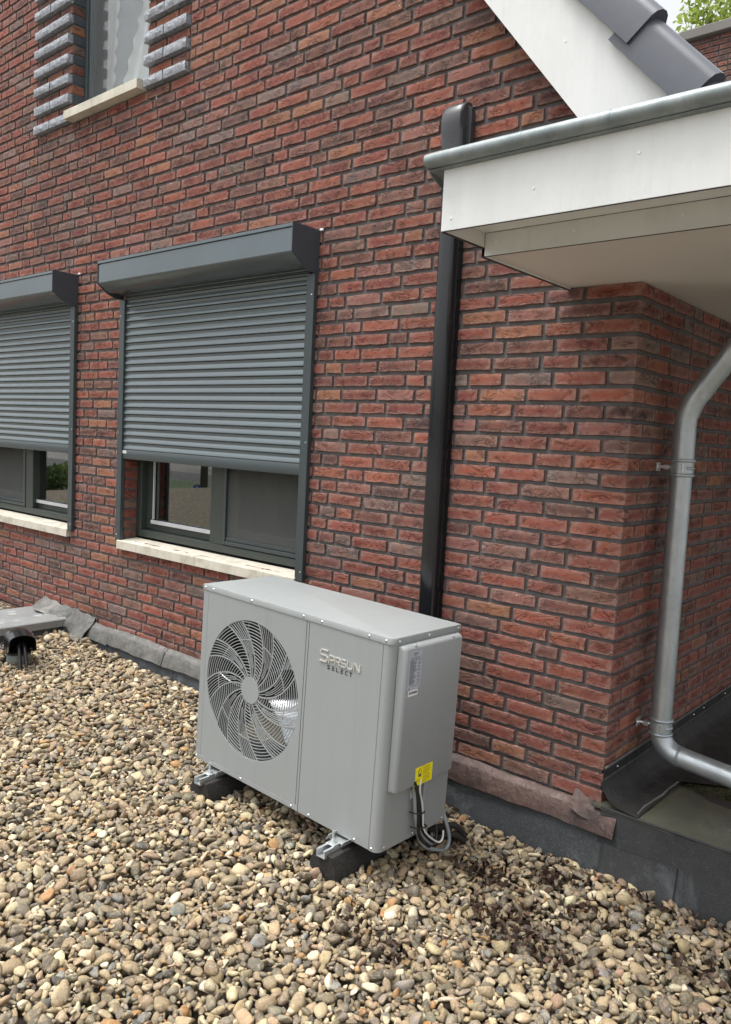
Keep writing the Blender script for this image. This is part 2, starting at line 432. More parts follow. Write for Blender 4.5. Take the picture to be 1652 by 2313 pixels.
    def mesh(s, name, mat, smooth=30):
        me = bpy.data.meshes.new(name); me.from_pydata(s.v, [], s.f); me.materials.append(mat)
        b = bmesh.new(); b.from_mesh(me); bmesh.ops.recalc_face_normals(b, faces=b.faces); b.to_mesh(me); b.free()
        if smooth:
            me.shade_smooth(); me.set_sharp_from_angle(angle=R(smooth))
        return me
    def build(s, name, mat, parent=None, smooth=30, kind=None):
        return link(name, s.mesh(name, mat, smooth), parent, kind)
def link(name, me, parent=None, kind=None):
    o = bpy.data.objects.new(name, me); col.objects.link(o)
    if parent is not None: o.parent = parent
    if kind: o['kind'] = kind
    return o
def thing(name, loc, label, cat, group=None, rotm=None):
    o = bpy.data.objects.new(name, None); col.objects.link(o); o.location = loc; o.empty_display_size = .1
    if rotm is not None:
        mm = Matrix.Identity(4)
        for i in range(3):
            for j in range(3): mm[i][j] = rotm[i, j]
            mm[i][3] = loc[i]
        o.matrix_world = mm
    o['label'] = label; o['category'] = cat
    if group: o['group'] = group
    return o
def tag(o, label, cat, group=None):
    o['label'] = label; o['category'] = cat
    if group: o['group'] = group
    return o
def text_mesh(txt, size, mat, name, parent, mtx, extrude=.0004, sx=1.0, offset=0):
    cu = bpy.data.curves.new(name, 'FONT'); cu.body = txt; cu.size = size; cu.extrude = extrude; cu.resolution_u = 2; cu.offset = offset
    to = bpy.data.objects.new(name, cu); col.objects.link(to)
    me = bpy.data.meshes.new_from_object(to.evaluated_get(bpy.context.evaluated_depsgraph_get()))
    bpy.data.objects.remove(to); bpy.data.curves.remove(cu)
    me.materials.clear(); me.materials.append(mat)
    o = link(name, me, parent); o.matrix_local = mtx @ Matrix.Diagonal((sx, 1, 1, 1)); return o

# ================================================================== GROUND far below (street) and sky-side setting
ZS = -3.2
def flat(name, x0, x1, y0, y1, z, mat):
    b = MB(); b.grid(lambda u, v: (x0+(x1-x0)*u, y0+(y1-y0)*v, z), 4, 4); return b.build(name, mat, None, 0, 'structure')
flat('ground', -400, 400, -400, 400, ZS - .02, M['paving'])
flat('lawn', -130, 60, -42.5, -32, ZS + .003, M['grass'])
flat('pavement', -130, 60, -31.5, -6, ZS + .0, M['paving2'])
flat('cycle_path', -130, 60, -30.2, -28.2, ZS + .012, M['paving'])
flat('road', -130, 60, -52, -43, ZS + .0, M['asphalt'])
flat('kerb', -130, 60, -24.3, -24.1, ZS + .014, M['asphalt'])
def leaf_cloud(name, mat, parent, clumps, n, size, seed):
    r = np.random.RandomState(seed); cs = np.array([c[:3] for c in clumps]); rs = np.array([c[3] for c in clumps])
    pick = r.choice(len(clumps), n, p=rs**3/np.sum(rs**3))
    d = r.normal(size=(n, 3)); d /= np.linalg.norm(d, axis=1)[:, None]
    rad = rs[pick] * (r.uniform(.25, 1, n) ** .6) * r.uniform(.75, 1.15, n)
    p = cs[pick] + d * rad[:, None] * np.array([1, 1, .8])
    a = r.normal(size=(n, 3)); a /= np.linalg.norm(a, axis=1)[:, None]
    b = np.cross(a, r.normal(size=(n, 3))); b /= np.linalg.norm(b, axis=1)[:, None]
    s = size * r.uniform(.6, 1.4, n)[:, None]
    V = np.empty((n, 4, 3)); V[:, 0] = p - a*s; V[:, 1] = p + b*s*.45; V[:, 2] = p + a*s; V[:, 3] = p - b*s*.45
    me = bpy.data.meshes.new(name); me.vertices.add(4*n); me.vertices.foreach_set('co', V.ravel())
    me.loops.add(4*n); me.loops.foreach_set('vertex_index', np.arange(4*n)); me.polygons.add(n)
    me.polygons.foreach_set('loop_start', np.arange(0, 4*n, 4)); me.update(calc_edges=True)
    at = me.attributes.new('lcol', 'FLOAT', 'POINT'); at.data.foreach_set('value', np.repeat(r.uniform(0, 1, n), 4).astype(np.float32))
    me.materials.append(mat); return link(name, me, parent)
def tree(x, y, z, h, rc, label, mat, n, seed, group=None, name='leafy_tree', size=.09):
    t = thing(name, (x, y, z), label, 'tree', group); r = random.Random(seed)
    b = MB(); b.tube([(0, 0, 0), (.05, .02, h*.3), (-.04, .05, h*.6), (.03, 0, h*.85)], [h*.03, h*.024, h*.017, h*.008], 8)
    cl = []
    for i in range(9):
        a = r.uniform(0, 6.28); q = r.uniform(.2, .75) * rc; zz = h * r.uniform(.45, .95)
        e = (q*math.cos(a), q*math.sin(a), zz); b.tube([(0, 0, zz*.6), (e[0]*.5, e[1]*.5, zz*.8), e], [h*.012, h*.008, h*.003], 6)
        cl.append((*e, rc * r.uniform(.3, .5)))
    b.build('trunk', M['bark'], t); leaf_cloud('crown', mat, t, cl, n, size, seed); return t
tree(-5.0, 14.0, ZS, 14.6, 1.7, 'bright green leafy tree top seen above the distant brick parapet', M['leaf_br'], 6500, 3, size=.075)
tree(-3.0, 15.5, ZS, 15.0, 1.7, 'second leafy tree behind the distant brick parapet at the right frame edge', M['leaf_br'], 5000, 5, size=.075)
for i, (x, y, h, lab) in enumerate([(-50.3, -36.8, 11, 'leaning street tree trunk on the lawn, mirrored in the clear pane of the larger window'), (-66, -57, 10, 'dark tree beyond the mirrored road, left of the trunk'), (-78, -60, 11, 'dark tree beyond the mirrored road, behind the trunk'), (-92, -58, 12, 'far dark tree closing the mirrored street')]):
    tree(x, y, ZS, h, 3.2, lab, M['leaf_dk'], 3000, 20+i, None, 'street_tree', .3)
for i, (x, y, rr_, lab) in enumerate([(-52.5, -25.0, 1.9, 'dark green shrub mirrored in the left window'), (-56.5, -28.5, 1.6, 'yellow green shrub mirrored in the left window')]):
    t = thing('shrub', (x, y, ZS), lab, 'shrub'); b = MB(); b.cyl((0, 0, 0), (0, 0, .6), .06, n=6); b.build('stem', M['bark'], t)
    leaf_cloud('foliage', M['leaf' if i else 'leaf_dk'], t, [(0, 0, .9, rr_*.7), (.9, .3, .7, rr_*.6), (-.8, -.2, .8, rr_*.6)], 2500, .12, 40+i)
sp = thing('sign_post', (-38.2, -26.9, ZS), 'blue round traffic sign on a short yellow post, mirrored in the window', 'road sign', None, rot(R(-55), 0, 0))
b = MB(); b.cyl((0, 0, 0), (0, 0, 1.0), .07, n=14); b.build('post', M['mustard'], sp)
b = MB(); b.cyl((0, -.03, 1.25), (0, .03, 1.25), .25, n=24); b.build('sign_disc', M['blue'], sp)
b = MB(); b.box(-.03, .03, .034, .04, 1.08, 1.42, 0); b.build('sign_arrow', M['label_w'], sp)

# ================================================================== NEIGHBOURING BRICK BUILDING (far right top)
BY = 7.0
nb = thing('brick_building', (-1, BY, ZS), 'distant brown brick wall with a pale concrete coping behind the roof tiles', 'building')
b = MB(); b.box(-6, 7, .012, 4, 0, 6.42 - ZS); b.build('wall', M['mortar'], nb, 0)
for i in range(9):
    b = MB(); b.box(-6.02 + i*1.45, -6.02 + i*1.45 + 1.44, -.07, .34, 6.42 - ZS, 6.53 - ZS, .008); b.build('coping_stone', M['paving'], nb)

PAL = [((.222, .057, .040), 28), ((.176, .047, .037), 22), ((.108, .043, .039), 16), ((.275, .080, .047), 12), ((.285, .128, .066), 7),
       ((.155, .090, .075), 8), ((.160, .130, .118), 8), ((.074, .043, .041), 8), ((.235, .106, .090), 7)]
def bcolor(r=rnd):
    t = r.uniform(0, sum(w_ for _, w_ in PAL))
    for c, w_ in PAL:
        t -= w_
        if t <= 0: break
    k = r.uniform(.82, 1.18)
    return (c[0]*k*.97*r.uniform(.95, 1.05), c[1]*k*.89*r.uniform(.94, 1.06), c[2]*k*.89*r.uniform(.94, 1.06), 1)

def brick_variant(L, H, D, seed, gx=6, gz=2):
    """front grid with uneven face, chamfered uneven edge, sides running back"""
    r = random.Random(seed); vs = []; fs = []; ed = []
    W = gx + 1
    x_in = [-(L/2) + L * i / gx for i in range(W)]; z_in = [-H/2 + H * j / gz for j in range(gz+1)]
    ch = min(.0035, L * .08)
    for j in range(gz+1):
        for i in range(W):
            x = x_in[i]; z = z_in[j]; per = i in (0, gx) or j in (0, gz)
            if i == 0: x += ch
            if i == gx: x -= ch
            if j == 0: z += .0035
            if j == gz: z -= .0035
            x += r.uniform(-.0016, .0016) * (L / .2); z += r.uniform(-.0026, .0018) * (1 if j == 0 else .7)
            if not per: x += r.uniform(-.01, .01) * (L / .2)
            vs.append((x, (r.uniform(-.0006, .0024) if per else r.uniform(-.0038, .0014)), z)); ed.append(1. if per else 0.)
    for j in range(gz):
        for i in range(gx): a = j*W+i; fs.append((a, a+1, a+W+1, a+W))
    ring = [i for i in range(W)] + [j*W+gx for j in range(1, gz+1)] + [gz*W+i for i in range(gx-1, -1, -1)] + [j*W for j in range(gz-1, 0, -1)]
    o = len(vs)
    for k in ring:
        x, y, z = vs[k]
        ox = (1 if x > L/2 - .009 else -1 if x < -L/2 + .009 else 0); oz = (1 if k // W == gz else -1 if k // W == 0 else 0)
        vs.append((x + ox*ch*.9, D, z + oz*.003)); ed.append(.25)
    n = len(ring)
    for i in range(n): fs.append((ring[i], o+i, o+(i+1) % n, ring[(i+1) % n]))
    return vs, fs, ed
def variant_mesh(name, dat, mat):
    vs, fs, ed = dat; me = bpy.data.meshes.new(name); me.from_pydata(vs, [], fs); me.materials.append(mat)
    at = me.attributes.new('edge', 'FLOAT', 'POINT'); at.data.foreach_set('value', ed); me.shade_smooth(); me.set_sharp_from_angle(angle=R(38)); return me
BH = .0505
VS = [brick_variant(.21, BH, .018, 100+i) for i in range(12)]
VH = [brick_variant(.10, BH, .018, 200+i, 4, 2) for i in range(8)]
VSm = [variant_mesh('brick', d, M['brick_o']) for d in VS]; VHm = [variant_mesh('brick', d, M['brick_o']) for d in VH]
def corner_variant(Lx, Ly, seed):
    """corner brick seen on both faces: front at y=0 running to x=0, side at x=0 running to y=Ly"""
    r = random.Random(seed); nx = 4; ny = 3; nz = 2; path = [(-Lx + Lx*i/nx, 0) for i in range(nx)] + [(0, 0)] + [(0, Ly*(i+1)/ny) for i in range(ny)]
    vs = []; ed = []; P = len(path)
    for j in range(nz+1):
        for i, (x, y) in enumerate(path):
            z = -BH/2 + BH*j/nz + (.003 if j == 0 else -.003 if j == nz else 0) + r.uniform(-.0014, .001)
            jx = r.uniform(-.002, .001); xx, yy = x, y
            if i < nx: yy += jx
            elif i > nx: xx -= jx
            else: xx -= .003; yy += .003
            if i == 0: xx += .003
            if i == P-1: yy -= .003
            vs.append((xx, yy, z)); ed.append(1. if (i in (0, nx, P-1) or j in (0, nz)) else 0.)
    fs = [(j*P+i, j*P+i+1, (j+1)*P+i+1, (j+1)*P+i) for j in range(nz) for i in range(P-1)]
    ring = list(range(P)) + [j*P+P-1 for j in range(1, nz+1)] + [nz*P+i for i in range(P-2, -1, -1)] + [j*P for j in range(nz-1, 0, -1)]
    o = len(vs)
    for k in ring:
        i = k % P; j = k // P; x, y = path[i]; dz = .0025*(1 if j == nz else -1 if j == 0 else 0)
        if i < nx: q = (x - (.003 if i == 0 else 0), .018)
        elif i == nx: q = (-.018, .018)
        else: q = (-.018, y + (.003 if i == P-1 else 0))
        vs.append((q[0], q[1], vs[k][2] + dz)); ed.append(.4)
    n = len(ring)
    for i in range(n): fs.append((ring[i], o+i, o+(i+1) % n, ring[(i+1) % n]))
    return vs, fs, ed
VCa = [corner_variant(.21, .10, 300+i) for i in range(5)]; VCb = [corner_variant(.10, .21, 320+i) for i in range(5)]
VCam = [variant_mesh('brick', d, M['brick_o']) for d in VCa]; VCbm = [variant_mesh('brick', d, M['brick_o']) for d in VCb]

# ================================================================== THE HOUSE
house = thing('brick_house', (0, 0, 0), 'red brown hand-moulded brick house wall with dark mortar, white verge board and eaves', 'house')
ZT = 2.167                   # soffit height
SLOPE = 1.23
def verge_mid(x): return 2.40 + SLOPE * (.22 - x)     # a line under the verge board
# openings in the main wall (x0, x1, z0, z1)
OPEN = [(-3.255, -1.665, .85, 2.45), (-5.485, -3.895, .85, 2.45), (-3.97, -3.10, 3.60, 5.2)]
XL, ZB, ZTOP = -8.2, .10, 5.2
def rect_holes(mb, y0, y1):
    xs = sorted({XL, 0.0 - .0105} | {v for o in OPEN for v in o[:2]} | {-2.2 + .1*i for i in range(22)})
    zs = sorted({ZB, ZTOP} | {v for o in OPEN for v in o[2:]} | {2.6 + .15*i for i in range(17)})
    for i in range(len(xs)-1):
        for j in range(len(zs)-1):
            cx = (xs[i]+xs[i+1])/2; cz = (zs[j]+zs[j+1])/2
            if any(o[0] < cx < o[1] and o[2] < cz < o[3] for o in OPEN): continue
            if zs[j] > verge_mid(xs[i]) + .10: continue
            mb.box(xs[i], xs[i+1], y0, y1, zs[j], zs[j+1])
wb = MB(); rect_holes(wb, .0105, .10); wall = wb.build('gable_wall', M['mortar'], house, 0)
wb = MB(); wb.box(-.10, -.0105, .1003, 5.0, ZB, ZT+.02); side = wb.build('side_wall', M['mortar'], house, 0)

prevj = []; curj = []
bricks = []       # (face, x or y centre, z centre, length, kind)
def fill_row(m, lo, hi, start=None):
    """bricks from hi down to lo"""
    global prevj
    out = []; x = hi; first = True; run = 0
    while x > lo + .02:
        if first and start: L = start
        else:
            L = .10 if (rnd.random() < .17 and run > 0) else .21
            if first and not start: L = rnd.choice([.21, .21, .10, .155])
            def clash(l): return any(abs((x - l) - j) < .046 for j in prevj)
            if clash(L):
                for alt in (.10, .155, .125, .18, .075):
                    if not clash(alt): L = alt; break
            run = 0 if L < .2 else run + 1
        x0 = max(lo, x - L); out.append((x0, x)); x = x0 - .0105; first = False
    if len(out) > 1 and out[-1][1] - out[-1][0] < .035:
        a = out.pop(); out[-1] = (a[0], out[-1][1])
    return out
m0 = int(math.floor((ZB - 1.36) / .0625)); m1 = int((ZTOP - 1.36) / .0625)
ACC = (-4.43, -3.97, -3.10, -2.69)
acc_rows = {}
for m_ in range(m0, m1):
    z = 1.36 + .0625*m_ + .03125
    if z < ZB + .03: continue
    hi0 = 0.0; start = None; odd = (m_ % 2 == 0)
    if z > ZT - .0:  # above the soffit the wall ends behind the verge board
        hi0 = min(.0, (.22 - (z - 2.40)/SLOPE) + .02)
    segs = [(XL, hi0)]
    cut = [o for o in OPEN if o[2] - .01 < z < o[3]]
    for o in cut:
        n_ = []
        for a, b_ in segs:
            if o[0] > a and o[1] < b_: n_ += [(a, o[0]), (o[1], b_)]
            else: n_.append((a, b_))
        segs = n_
    if z > 3.55:
        n_ = []
        for a, b_ in segs:
            ps = [a] + [p for p in ACC if a + .02 < p < b_ - .02] + [b_]
            if z < 3.60 and len(ps) > 1:
                pass
            for i in range(len(ps)-1): n_.append((ps[i] + (.005 if i else 0), ps[i+1] - (.005 if i < len(ps)-2 else 0)))
        segs = n_
    prevj = curj; curj = []
    for a, b_ in segs:
        isacc = z > 3.55 and (round((z - 3.57875) / .0625) % 2 == 0) and ((a >= -4.44 and b_ <= -3.96) or (a >= -3.11 and b_ <= -2.68))
        if isacc:
            mid = (a + b_)/2 - .01; acc_rows.setdefault(round(z, 4), []).extend([(a, mid - .003), (mid + .003, b_)]); continue
        corner = (b_ == 0.0 and z < ZT)
        if corner:
            Lc = .21 if odd else .10; bricks.append(('c', 0, z, Lc)); row = fill_row(m_, a, -Lc - .0105); curj = curj + [-Lc]
        else: row = fill_row(m_, a, b_)
        for x0, x1 in row: bricks.append(('f', (x0+x1)/2, z, x1-x0))
        curj = curj + [x0 for x0, x1 in row]
    # side wall row
    if .36 < z < ZT + .02:
        y0 = .10 if odd else .21
        yy = y0 + .0105; first = True
        while yy < 4.4:
            L = .10 if (rnd.random() < .25 or (first and odd is False and rnd.random() < .4)) else .21
            bricks.append(('s', yy + L/2, z, L)); yy += L + .0105; first = False

def hidden(p):
    px, py, d = project(p)
    if not (-10 < px < 1662 and -10 < py < 2323): return True
    if 470 < px < 1030 and 1400 + (px-470)*0 < py < 1900: return True      # behind the heat pump
    if 1010 < px and p[2] > ZT: 
        return py > 210 + (1652 - px) * .22 
    return False
score = []
for i, q in enumerate(bricks):
    p = (q[1], 0, q[2]) if q[0] == 'f' else (0, 0, q[2]) if q[0] == 'c' else (0, q[1], q[2])
    if hidden(p): score.append(-1); continue
    d = np.array(p) - CAM; D = np.linalg.norm(d); nrm = abs(d[1]) / D if q[0] != 's' else abs(d[0]) / D
    score.append((q[3] if q[0] != 'c' else .3) * nrm / D**2)
order = sorted(range(len(bricks)), key=lambda i: -score[i])
single = set(order[:300])
fv = []; ff = []; fe = []; fc = []
sv, sf, se, sc_ = [], [], [], []
for i, (face, u, z, L) in enumerate(bricks):
    c = bcolor(); dy = rnd.uniform(-.0018, .0015); dz = rnd.uniform(-.0015, .0015); ry = rnd.uniform(-.006, .006)
    if face == 'c':
        k = rnd.randrange(5); dat = (VCa if L > .2 else VCb)[k]; me = (VCam if L > .2 else VCbm)[k]; sx = 1.; mtx = Matrix.Translation((0, 0, z + dz*.5))
    else:
        if L > .155: k = rnd.randrange(12); dat, me, sx = VS[k], VSm[k], L/.21
        else: k = rnd.randrange(8); dat, me, sx = VH[k], VHm[k], L/.10
        if rnd.random() < .5: flip = -1
        else: flip = 1
        base = Matrix.Translation((u, dy, z + dz)) if face == 'f' else Matrix.Translation((-dy, u, z + dz)) @ Matrix.Rotation(R(90), 4, 'Z')
        mtx = base @ Matrix.Rotation(ry, 4, 'Y') @ Matrix.Diagonal((sx, 1, 1, 1))
    par = side if face == 's' else wall
    if i in single:
        o = link('brick', me, par); o.matrix_world = mtx; o.color = c
    else:
        V, F, E_, C_ = (sv, sf, se, sc_) if face == 's' else (fv, ff, fe, fc)
        o_n = len(V); V += [tuple(mtx @ Vector(p)) for p in dat[0]]; F += [tuple(a + o_n for a in f) for f in dat[1]]; E_ += dat[2]; C_ += list(c) * len(dat[0])
def field(name, V, F, E_, C_, par):
    me = bpy.data.meshes.new(name); me.from_pydata(V, [], F); me.materials.append(M['brick_a'])
    me.attributes.new('edge', 'FLOAT', 'POINT').data.foreach_set('value', E_)
    me.attributes.new('bcol', 'FLOAT_COLOR', 'POINT').data.foreach_set('color', C_)
    me.shade_smooth(); me.set_sharp_from_angle(angle=R(38)); return link(name, me, par, 'stuff')
field('far_bricks', fv, ff, fe, fc, wall); field('far_bricks', sv, sf, se, sc_, side)
# accent stones (rough faced, proud of the wall)
for z, L_ in acc_rows.items():
    for a, b_ in L_:
        g = MB(); r = random.Random(int(z*1000) + int(a*100)); nx, nz = 8, 3; off = -.028 + r.uniform(-.003, .003)
        if z > 4.6: nx, nz = 3, 1
        vs = []
        for j in range(nz+1):
            for i in range(nx+1):
                per = i in (0, nx) or j in (0, nz)
                vs.append((a + (b_-a)*i/nx, off + (0 if per else r.uniform(-.009, -.002)), z - .026 + .052*j/nz))
        W_ = nx+1; fs = [(j*W_+i, j*W_+i+1, (j+1)*W_+i+1, (j+1)*W_+i) for j in range(nz) for i in range(nx)]
        ring = list(range(W_)) + [j*W_+nx for j in range(1, nz+1)] + [nz*W_+i for i in range(nx-1, -1, -1)] + [j*W_ for j in range(nz-1, 0, -1)]
        n0 = len(vs); vs += [(vs[k][0], .09, vs[k][2]) for k in ring]; n_ = len(ring)
        fs += [(ring[i], n0+i, n0+(i+1) % n_, ring[(i+1) % n_]) for i in range(n_)]
        g.add(vs, fs); g.build('accent_stone', M['accent'], wall, 20)
# reveal bricks of the openings
for o in OPEN:
    for xr, sgn in ((o[0], 1), (o[1], -1)):
        if xr in (-3.255, -3.97, -1.665, -3.895):
            z = o[2] + .03
            mm_ = math.ceil((o[2] - 1.36) / .0625)
            while 1.36 + .0625*mm_ + .05 < min(o[3], 4.9):
                z = 1.36 + .0625*mm_ + .03125; g = MB(); g.box(xr - .02*sgn, xr + .006*sgn, .004, .094, z - .025, z + .025, .003)
                isa = z > 3.55 and round((z - 3.57875)/.0625) % 2 == 0  # accent stone courses: darker tone on the reveal side than on the front
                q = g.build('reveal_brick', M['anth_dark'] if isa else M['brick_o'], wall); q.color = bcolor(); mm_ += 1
# weep vents (little white combs in the upright joints)
for (x, z) in [(-2.95, .775), (-2.30, .775), (-2.69, .300), (-.42, 3.03), (-3.0, 3.50), (-5.3, .775)]:
    g = MB()
    for i in range(7): g.box(x-.0032, x+.0032, -.0005, .006, z - .024 + i*.0075, z - .024 + i*.0075 + .0035)
    g.build('weep_vent', M['galv'], wall, 0)

# neighbour's bricks use the same clay (brown, weathered)
nbv, nbf, nbe, nbc = [], [], [], []; nsing = 0
for m_ in range(int((6.42 - 2.0) / .0625)):
    z = 6.42 - .0325 - m_*.0625; x = -3.2 - (0 if m_ % 2 else .11)
    while x < 5.8:
        L = .21 if rnd.random() > .15 else .10
        if x + L > 5.9: break
        c = bcolor(); c = (c[0]*.75, c[1]*1.05, c[2]*1.1, 1); k = rnd.randrange(8); px, py, d = project((x + L/2, BY, z)); d0 = VS[k] if L > .15 else VH[k]
        dat = d0; mtx = Matrix.Translation((x + L/2, BY, z)) 
        if 1540 < px < 1680 and -20 < py < 190 and nsing < 90:
            o = link('brick', (VSm if L > .15 else VHm)[k], nb); o.location = (x + L/2 + 1, 0, z - ZS); o.color = c; nsing += 1
        elif m_ < 30:
            n0 = len(nbv); nbv += [tuple(mtx @ Vector(p)) for p in dat[0]]; nbf += [tuple(a + n0 for a in f) for f in dat[1]]; nbe += dat[2]; nbc += list(c) * len(dat[0])
        x += L + .0105
me_o = field('far_bricks', nbv, nbf, nbe, nbc, None); me_o.parent = nb; me_o.matrix_parent_inverse = Matrix.Translation((1, -BY, -ZS))

# ================================================================== LOWER WINDOWS
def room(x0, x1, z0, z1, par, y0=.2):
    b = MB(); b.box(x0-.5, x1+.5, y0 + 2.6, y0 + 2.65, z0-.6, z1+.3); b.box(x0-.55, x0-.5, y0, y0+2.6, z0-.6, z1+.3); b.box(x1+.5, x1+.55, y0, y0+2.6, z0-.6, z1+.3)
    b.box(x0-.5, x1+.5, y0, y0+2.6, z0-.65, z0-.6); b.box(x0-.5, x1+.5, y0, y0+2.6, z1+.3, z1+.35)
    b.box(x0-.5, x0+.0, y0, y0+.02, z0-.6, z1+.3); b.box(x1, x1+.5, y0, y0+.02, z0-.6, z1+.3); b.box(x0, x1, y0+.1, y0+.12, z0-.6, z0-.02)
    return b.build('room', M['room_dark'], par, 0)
def lower_window(x0, x1, mirror, lab):
    """mirror False: clear pane left, insect screen right"""
    win = MB(); yf = .10; yb = .17; z0, z1 = .872, 2.45
    def X(a, b_): return (x0 + a, x0 + b_) if not mirror else (x1 - b_, x1 - a)
    W = x1 - x0; ml, mr = .745, .855          # mullion
    def bx(a, b_, ya, yb_, za, zb, ch=.003): q = X(a, b_); win.box(q[0], q[1], ya, yb_, za, zb, ch)
    bx(0, .045, yf, yb+.05, z0, z1); bx(W-.045, W, yf, yb+.05, z0, z1); bx(.0455, W-.0455, yf+.0015, yb+.05, z0, z0+.045); bx(.0455, W-.0455, yf+.001, yb+.05, z1-.05, z1)
    bx(ml, mr, yf+.001, yb+.05, z0+.0455, z1-.0505)
    w_ = win.build('window', M['frame_green'], house); w_['label'] = lab
    # inner side lining of the clear pane
    s = MB()
    def bs(a, b_, ya, yb_, za, zb, ch=.002, t=s): q = X(a, b_); t.box(q[0], q[1], ya, yb_, za, zb, ch)
    bs(.0455, .118, yf+.045, yb+.03, z0+.05, z1-.06); bs(.119, ml-.001, yf+.045, yb+.03, z0+.047, z0+.085)
    s.build('fixed_sash', M['frame_green'], w_)
    s = MB(); bs(.119, .127, yf+.035, yf+.05, z0+.115, z1-.1, t=s); s.build('glazing_bead', M['alu'], w_)
    s = MB(); q = X(.112, ml-.002); s.box(q[0], q[1], yf+.028, yf+.044, z0+.088, z0+.112, .002); s.build('drip_strip', M['alu'], w_)
    s = MB(); q = X(.12, ml-.001); s.box(q[0], q[1], yf+.055, yf+.059, z0+.086, z1-.06); s.build('glass_pane', M['glass'], w_, 0)
    # opening sash with screen
    s = MB(); a, b_ = mr+.004, W-.047
    bs(a, a+.028, yf-.004, yf+.03, z0+.05, z1-.06, t=s); bs(b_-.028, b_, yf-.004, yf+.03, z0+.05, z1-.06, t=s)
    bs(a+.0285, b_-.0285, yf-.003, yf+.03, z0+.05, z0+.072, t=s); bs(a+.0285, b_-.0285, yf+.003, yf+.032, z0+.0745, z0+.094, t=s)
    s.build('screen_frame', M['anth'], w_)
    s = MB(); q = X(a+.028, b_-.028); s.box(q[0], q[1], yf+.012, yf+.014, z0+.094, z1-.08); s.build('insect_screen', M['screen'], w_, 0)
    s = MB(); q = X(a, b_); 
    s.box(q[0]+.07, q[1]-.07, yf+.06, yf+.064, z0+.1, z1-.1); s.build('glass_pane', M['glass'], w_, 0)
    s = MB()
    for (aa, bb, za, zb) in ((q[0], q[0]+.07, z0+.05, z1-.06), (q[1]-.07, q[1], z0+.05, z1-.06), (q[0]+.0705, q[1]-.0705, z0+.05, z0+.14)):
        s.box(aa, bb, yf+.045, yf+.085, za, zb, .004)
    s.build('opening_sash', M['white'], w_)
    # sill: two stones
    sm = x0 + (.788 if not mirror else .794)
    for a, b_ in ((x0 - .012, sm - .002), (sm + .002, x1 + .008)):
        s = MB(); r = random.Random(int(a*100))
        pr = [(-.036, -.052), (-.036, -.002), (-.033, .0), (.10, .010), (.10, -.052)]
        s.prism([(y, .85 + z) for y, z in pr], 'x', a, b_)
        s.build('sill_stone', M['sill'], w_, 20)
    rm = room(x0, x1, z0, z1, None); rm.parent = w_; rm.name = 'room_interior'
    return w_
w1 = lower_window(-3.255, -1.665, False, 'window under the larger shutter: clear pane left, grey insect screen right')
w2 = lower_window(-5.485, -3.895, True, 'window under the left shutter: insect screen left, clear pane right')
s = MB(); s.box(-2.80, -2.68, .75, .79, .3, 2.4); s.box(-3.2, -2.3, .32, .5, .83, .845); s.build('room_strip', M['room_light'], w1)
s = MB(); s.cyl((-2.77, .40, .845), (-2.77, .40, .94), .045, n=16); s.build('jar', M['alu'], w1)
s = MB(); s.box(-2.25, -1.85, .5, .52, .9, 2.3); s.build('blind', M['room_light'], w1)

# ================================================================== UPPER WINDOW
uw = MB(); x0, x1 = -3.97, -3.10; yf = .085
uw.box(x0, x0+.04, yf, yf+.11, 3.60, 5.2, .003); uw.box(x1-.04, x1, yf, yf+.11, 3.60, 5.2, .003); uw.box(x0+.0405, x1-.0405, yf+.001, yf+.11, 3.60, 3.65, .003)
win3 = uw.build('window', M['anth'], house); win3['label'] = 'upper window with lace curtains, cut by the top frame edge'
s = MB(); s.box(x0+.041, x0+.062, yf+.012, yf+.06, 3.655, 5.19, .002); s.box(x1-.062, x1-.041, yf+.012, yf+.06, 3.655, 5.19, .002); s.box(x0+.0625, x1-.0625, yf+.013, yf+.06, 3.655, 3.68, .002)
s.build('screen_frame', M['anth_box'], win3)
s = MB(); s.box(x0+.06, x1-.06, yf+.03, yf+.034, 3.675, 5.19); s.build('glass_pane', glass('upper_glass', (.90, .92, .92), .07, .5), win3, 0)
def fly():
    k = N('fine_fly_screen'); g = k.geo(); k.t.nodes.remove(k.b)
    d = k.n('ShaderNodeBsdfDiffuse'); d.inputs[0].default_value = (.30, .32, .33, 1); tr = k.n('ShaderNodeBsdfTransparent'); ms = k.n('ShaderNodeMixShader'); ms.inputs[0].default_value = .12
    k.l(tr.outputs[0], ms.inputs[1]); k.l(d.outputs[0], ms.inputs[2]); k.l(ms.outputs[0], k.out.inputs[0]); return k.m
s = MB(); s.box(x0+.06, x1-.06, yf+.016, yf+.0175, 3.675, 5.19); s.build('insect_screen', fly(), win3, 0)
s = MB()
def lace(edge, side_, seed):
    r = random.Random(seed); pts = []
    for i in range(30): z = 3.70 + i*.05; pts.append((edge + .02*abs(math.sin(i*1.57)) * side_ - side_*(.0 + (z-3.7)*.12), z))
    return pts
def curtain(mb, xa, xb, y, tilt, sc_n, seed):
    r = random.Random(seed); nz = 90; nx = 16
    def fn(u, v):
        z = 3.69 + v*1.5; e1 = xb + tilt*v*1.5 + .034*abs(math.sin(v*1.5/.11*math.pi)) * (u > .99)
        x = xa + (e1 - xa)*u; return (x, y + .012*math.sin(u*22 + seed) , z)
    mb.grid(fn, nx, nz)
curtain(s, -3.92, -3.05, yf+.13, .0, 1, 1); s.build('net_curtain', M['net'], win3)
s = MB(); curtain(s, -3.06, -3.69, yf+.10, .46, 1, 2); s.build('lace_curtain', M['curtain'], win3)
s = MB(); curtain(s, -3.84, -3.815, yf+.105, .08, 1, 5); s.build('curtain_fold', M['room_light'], win3)
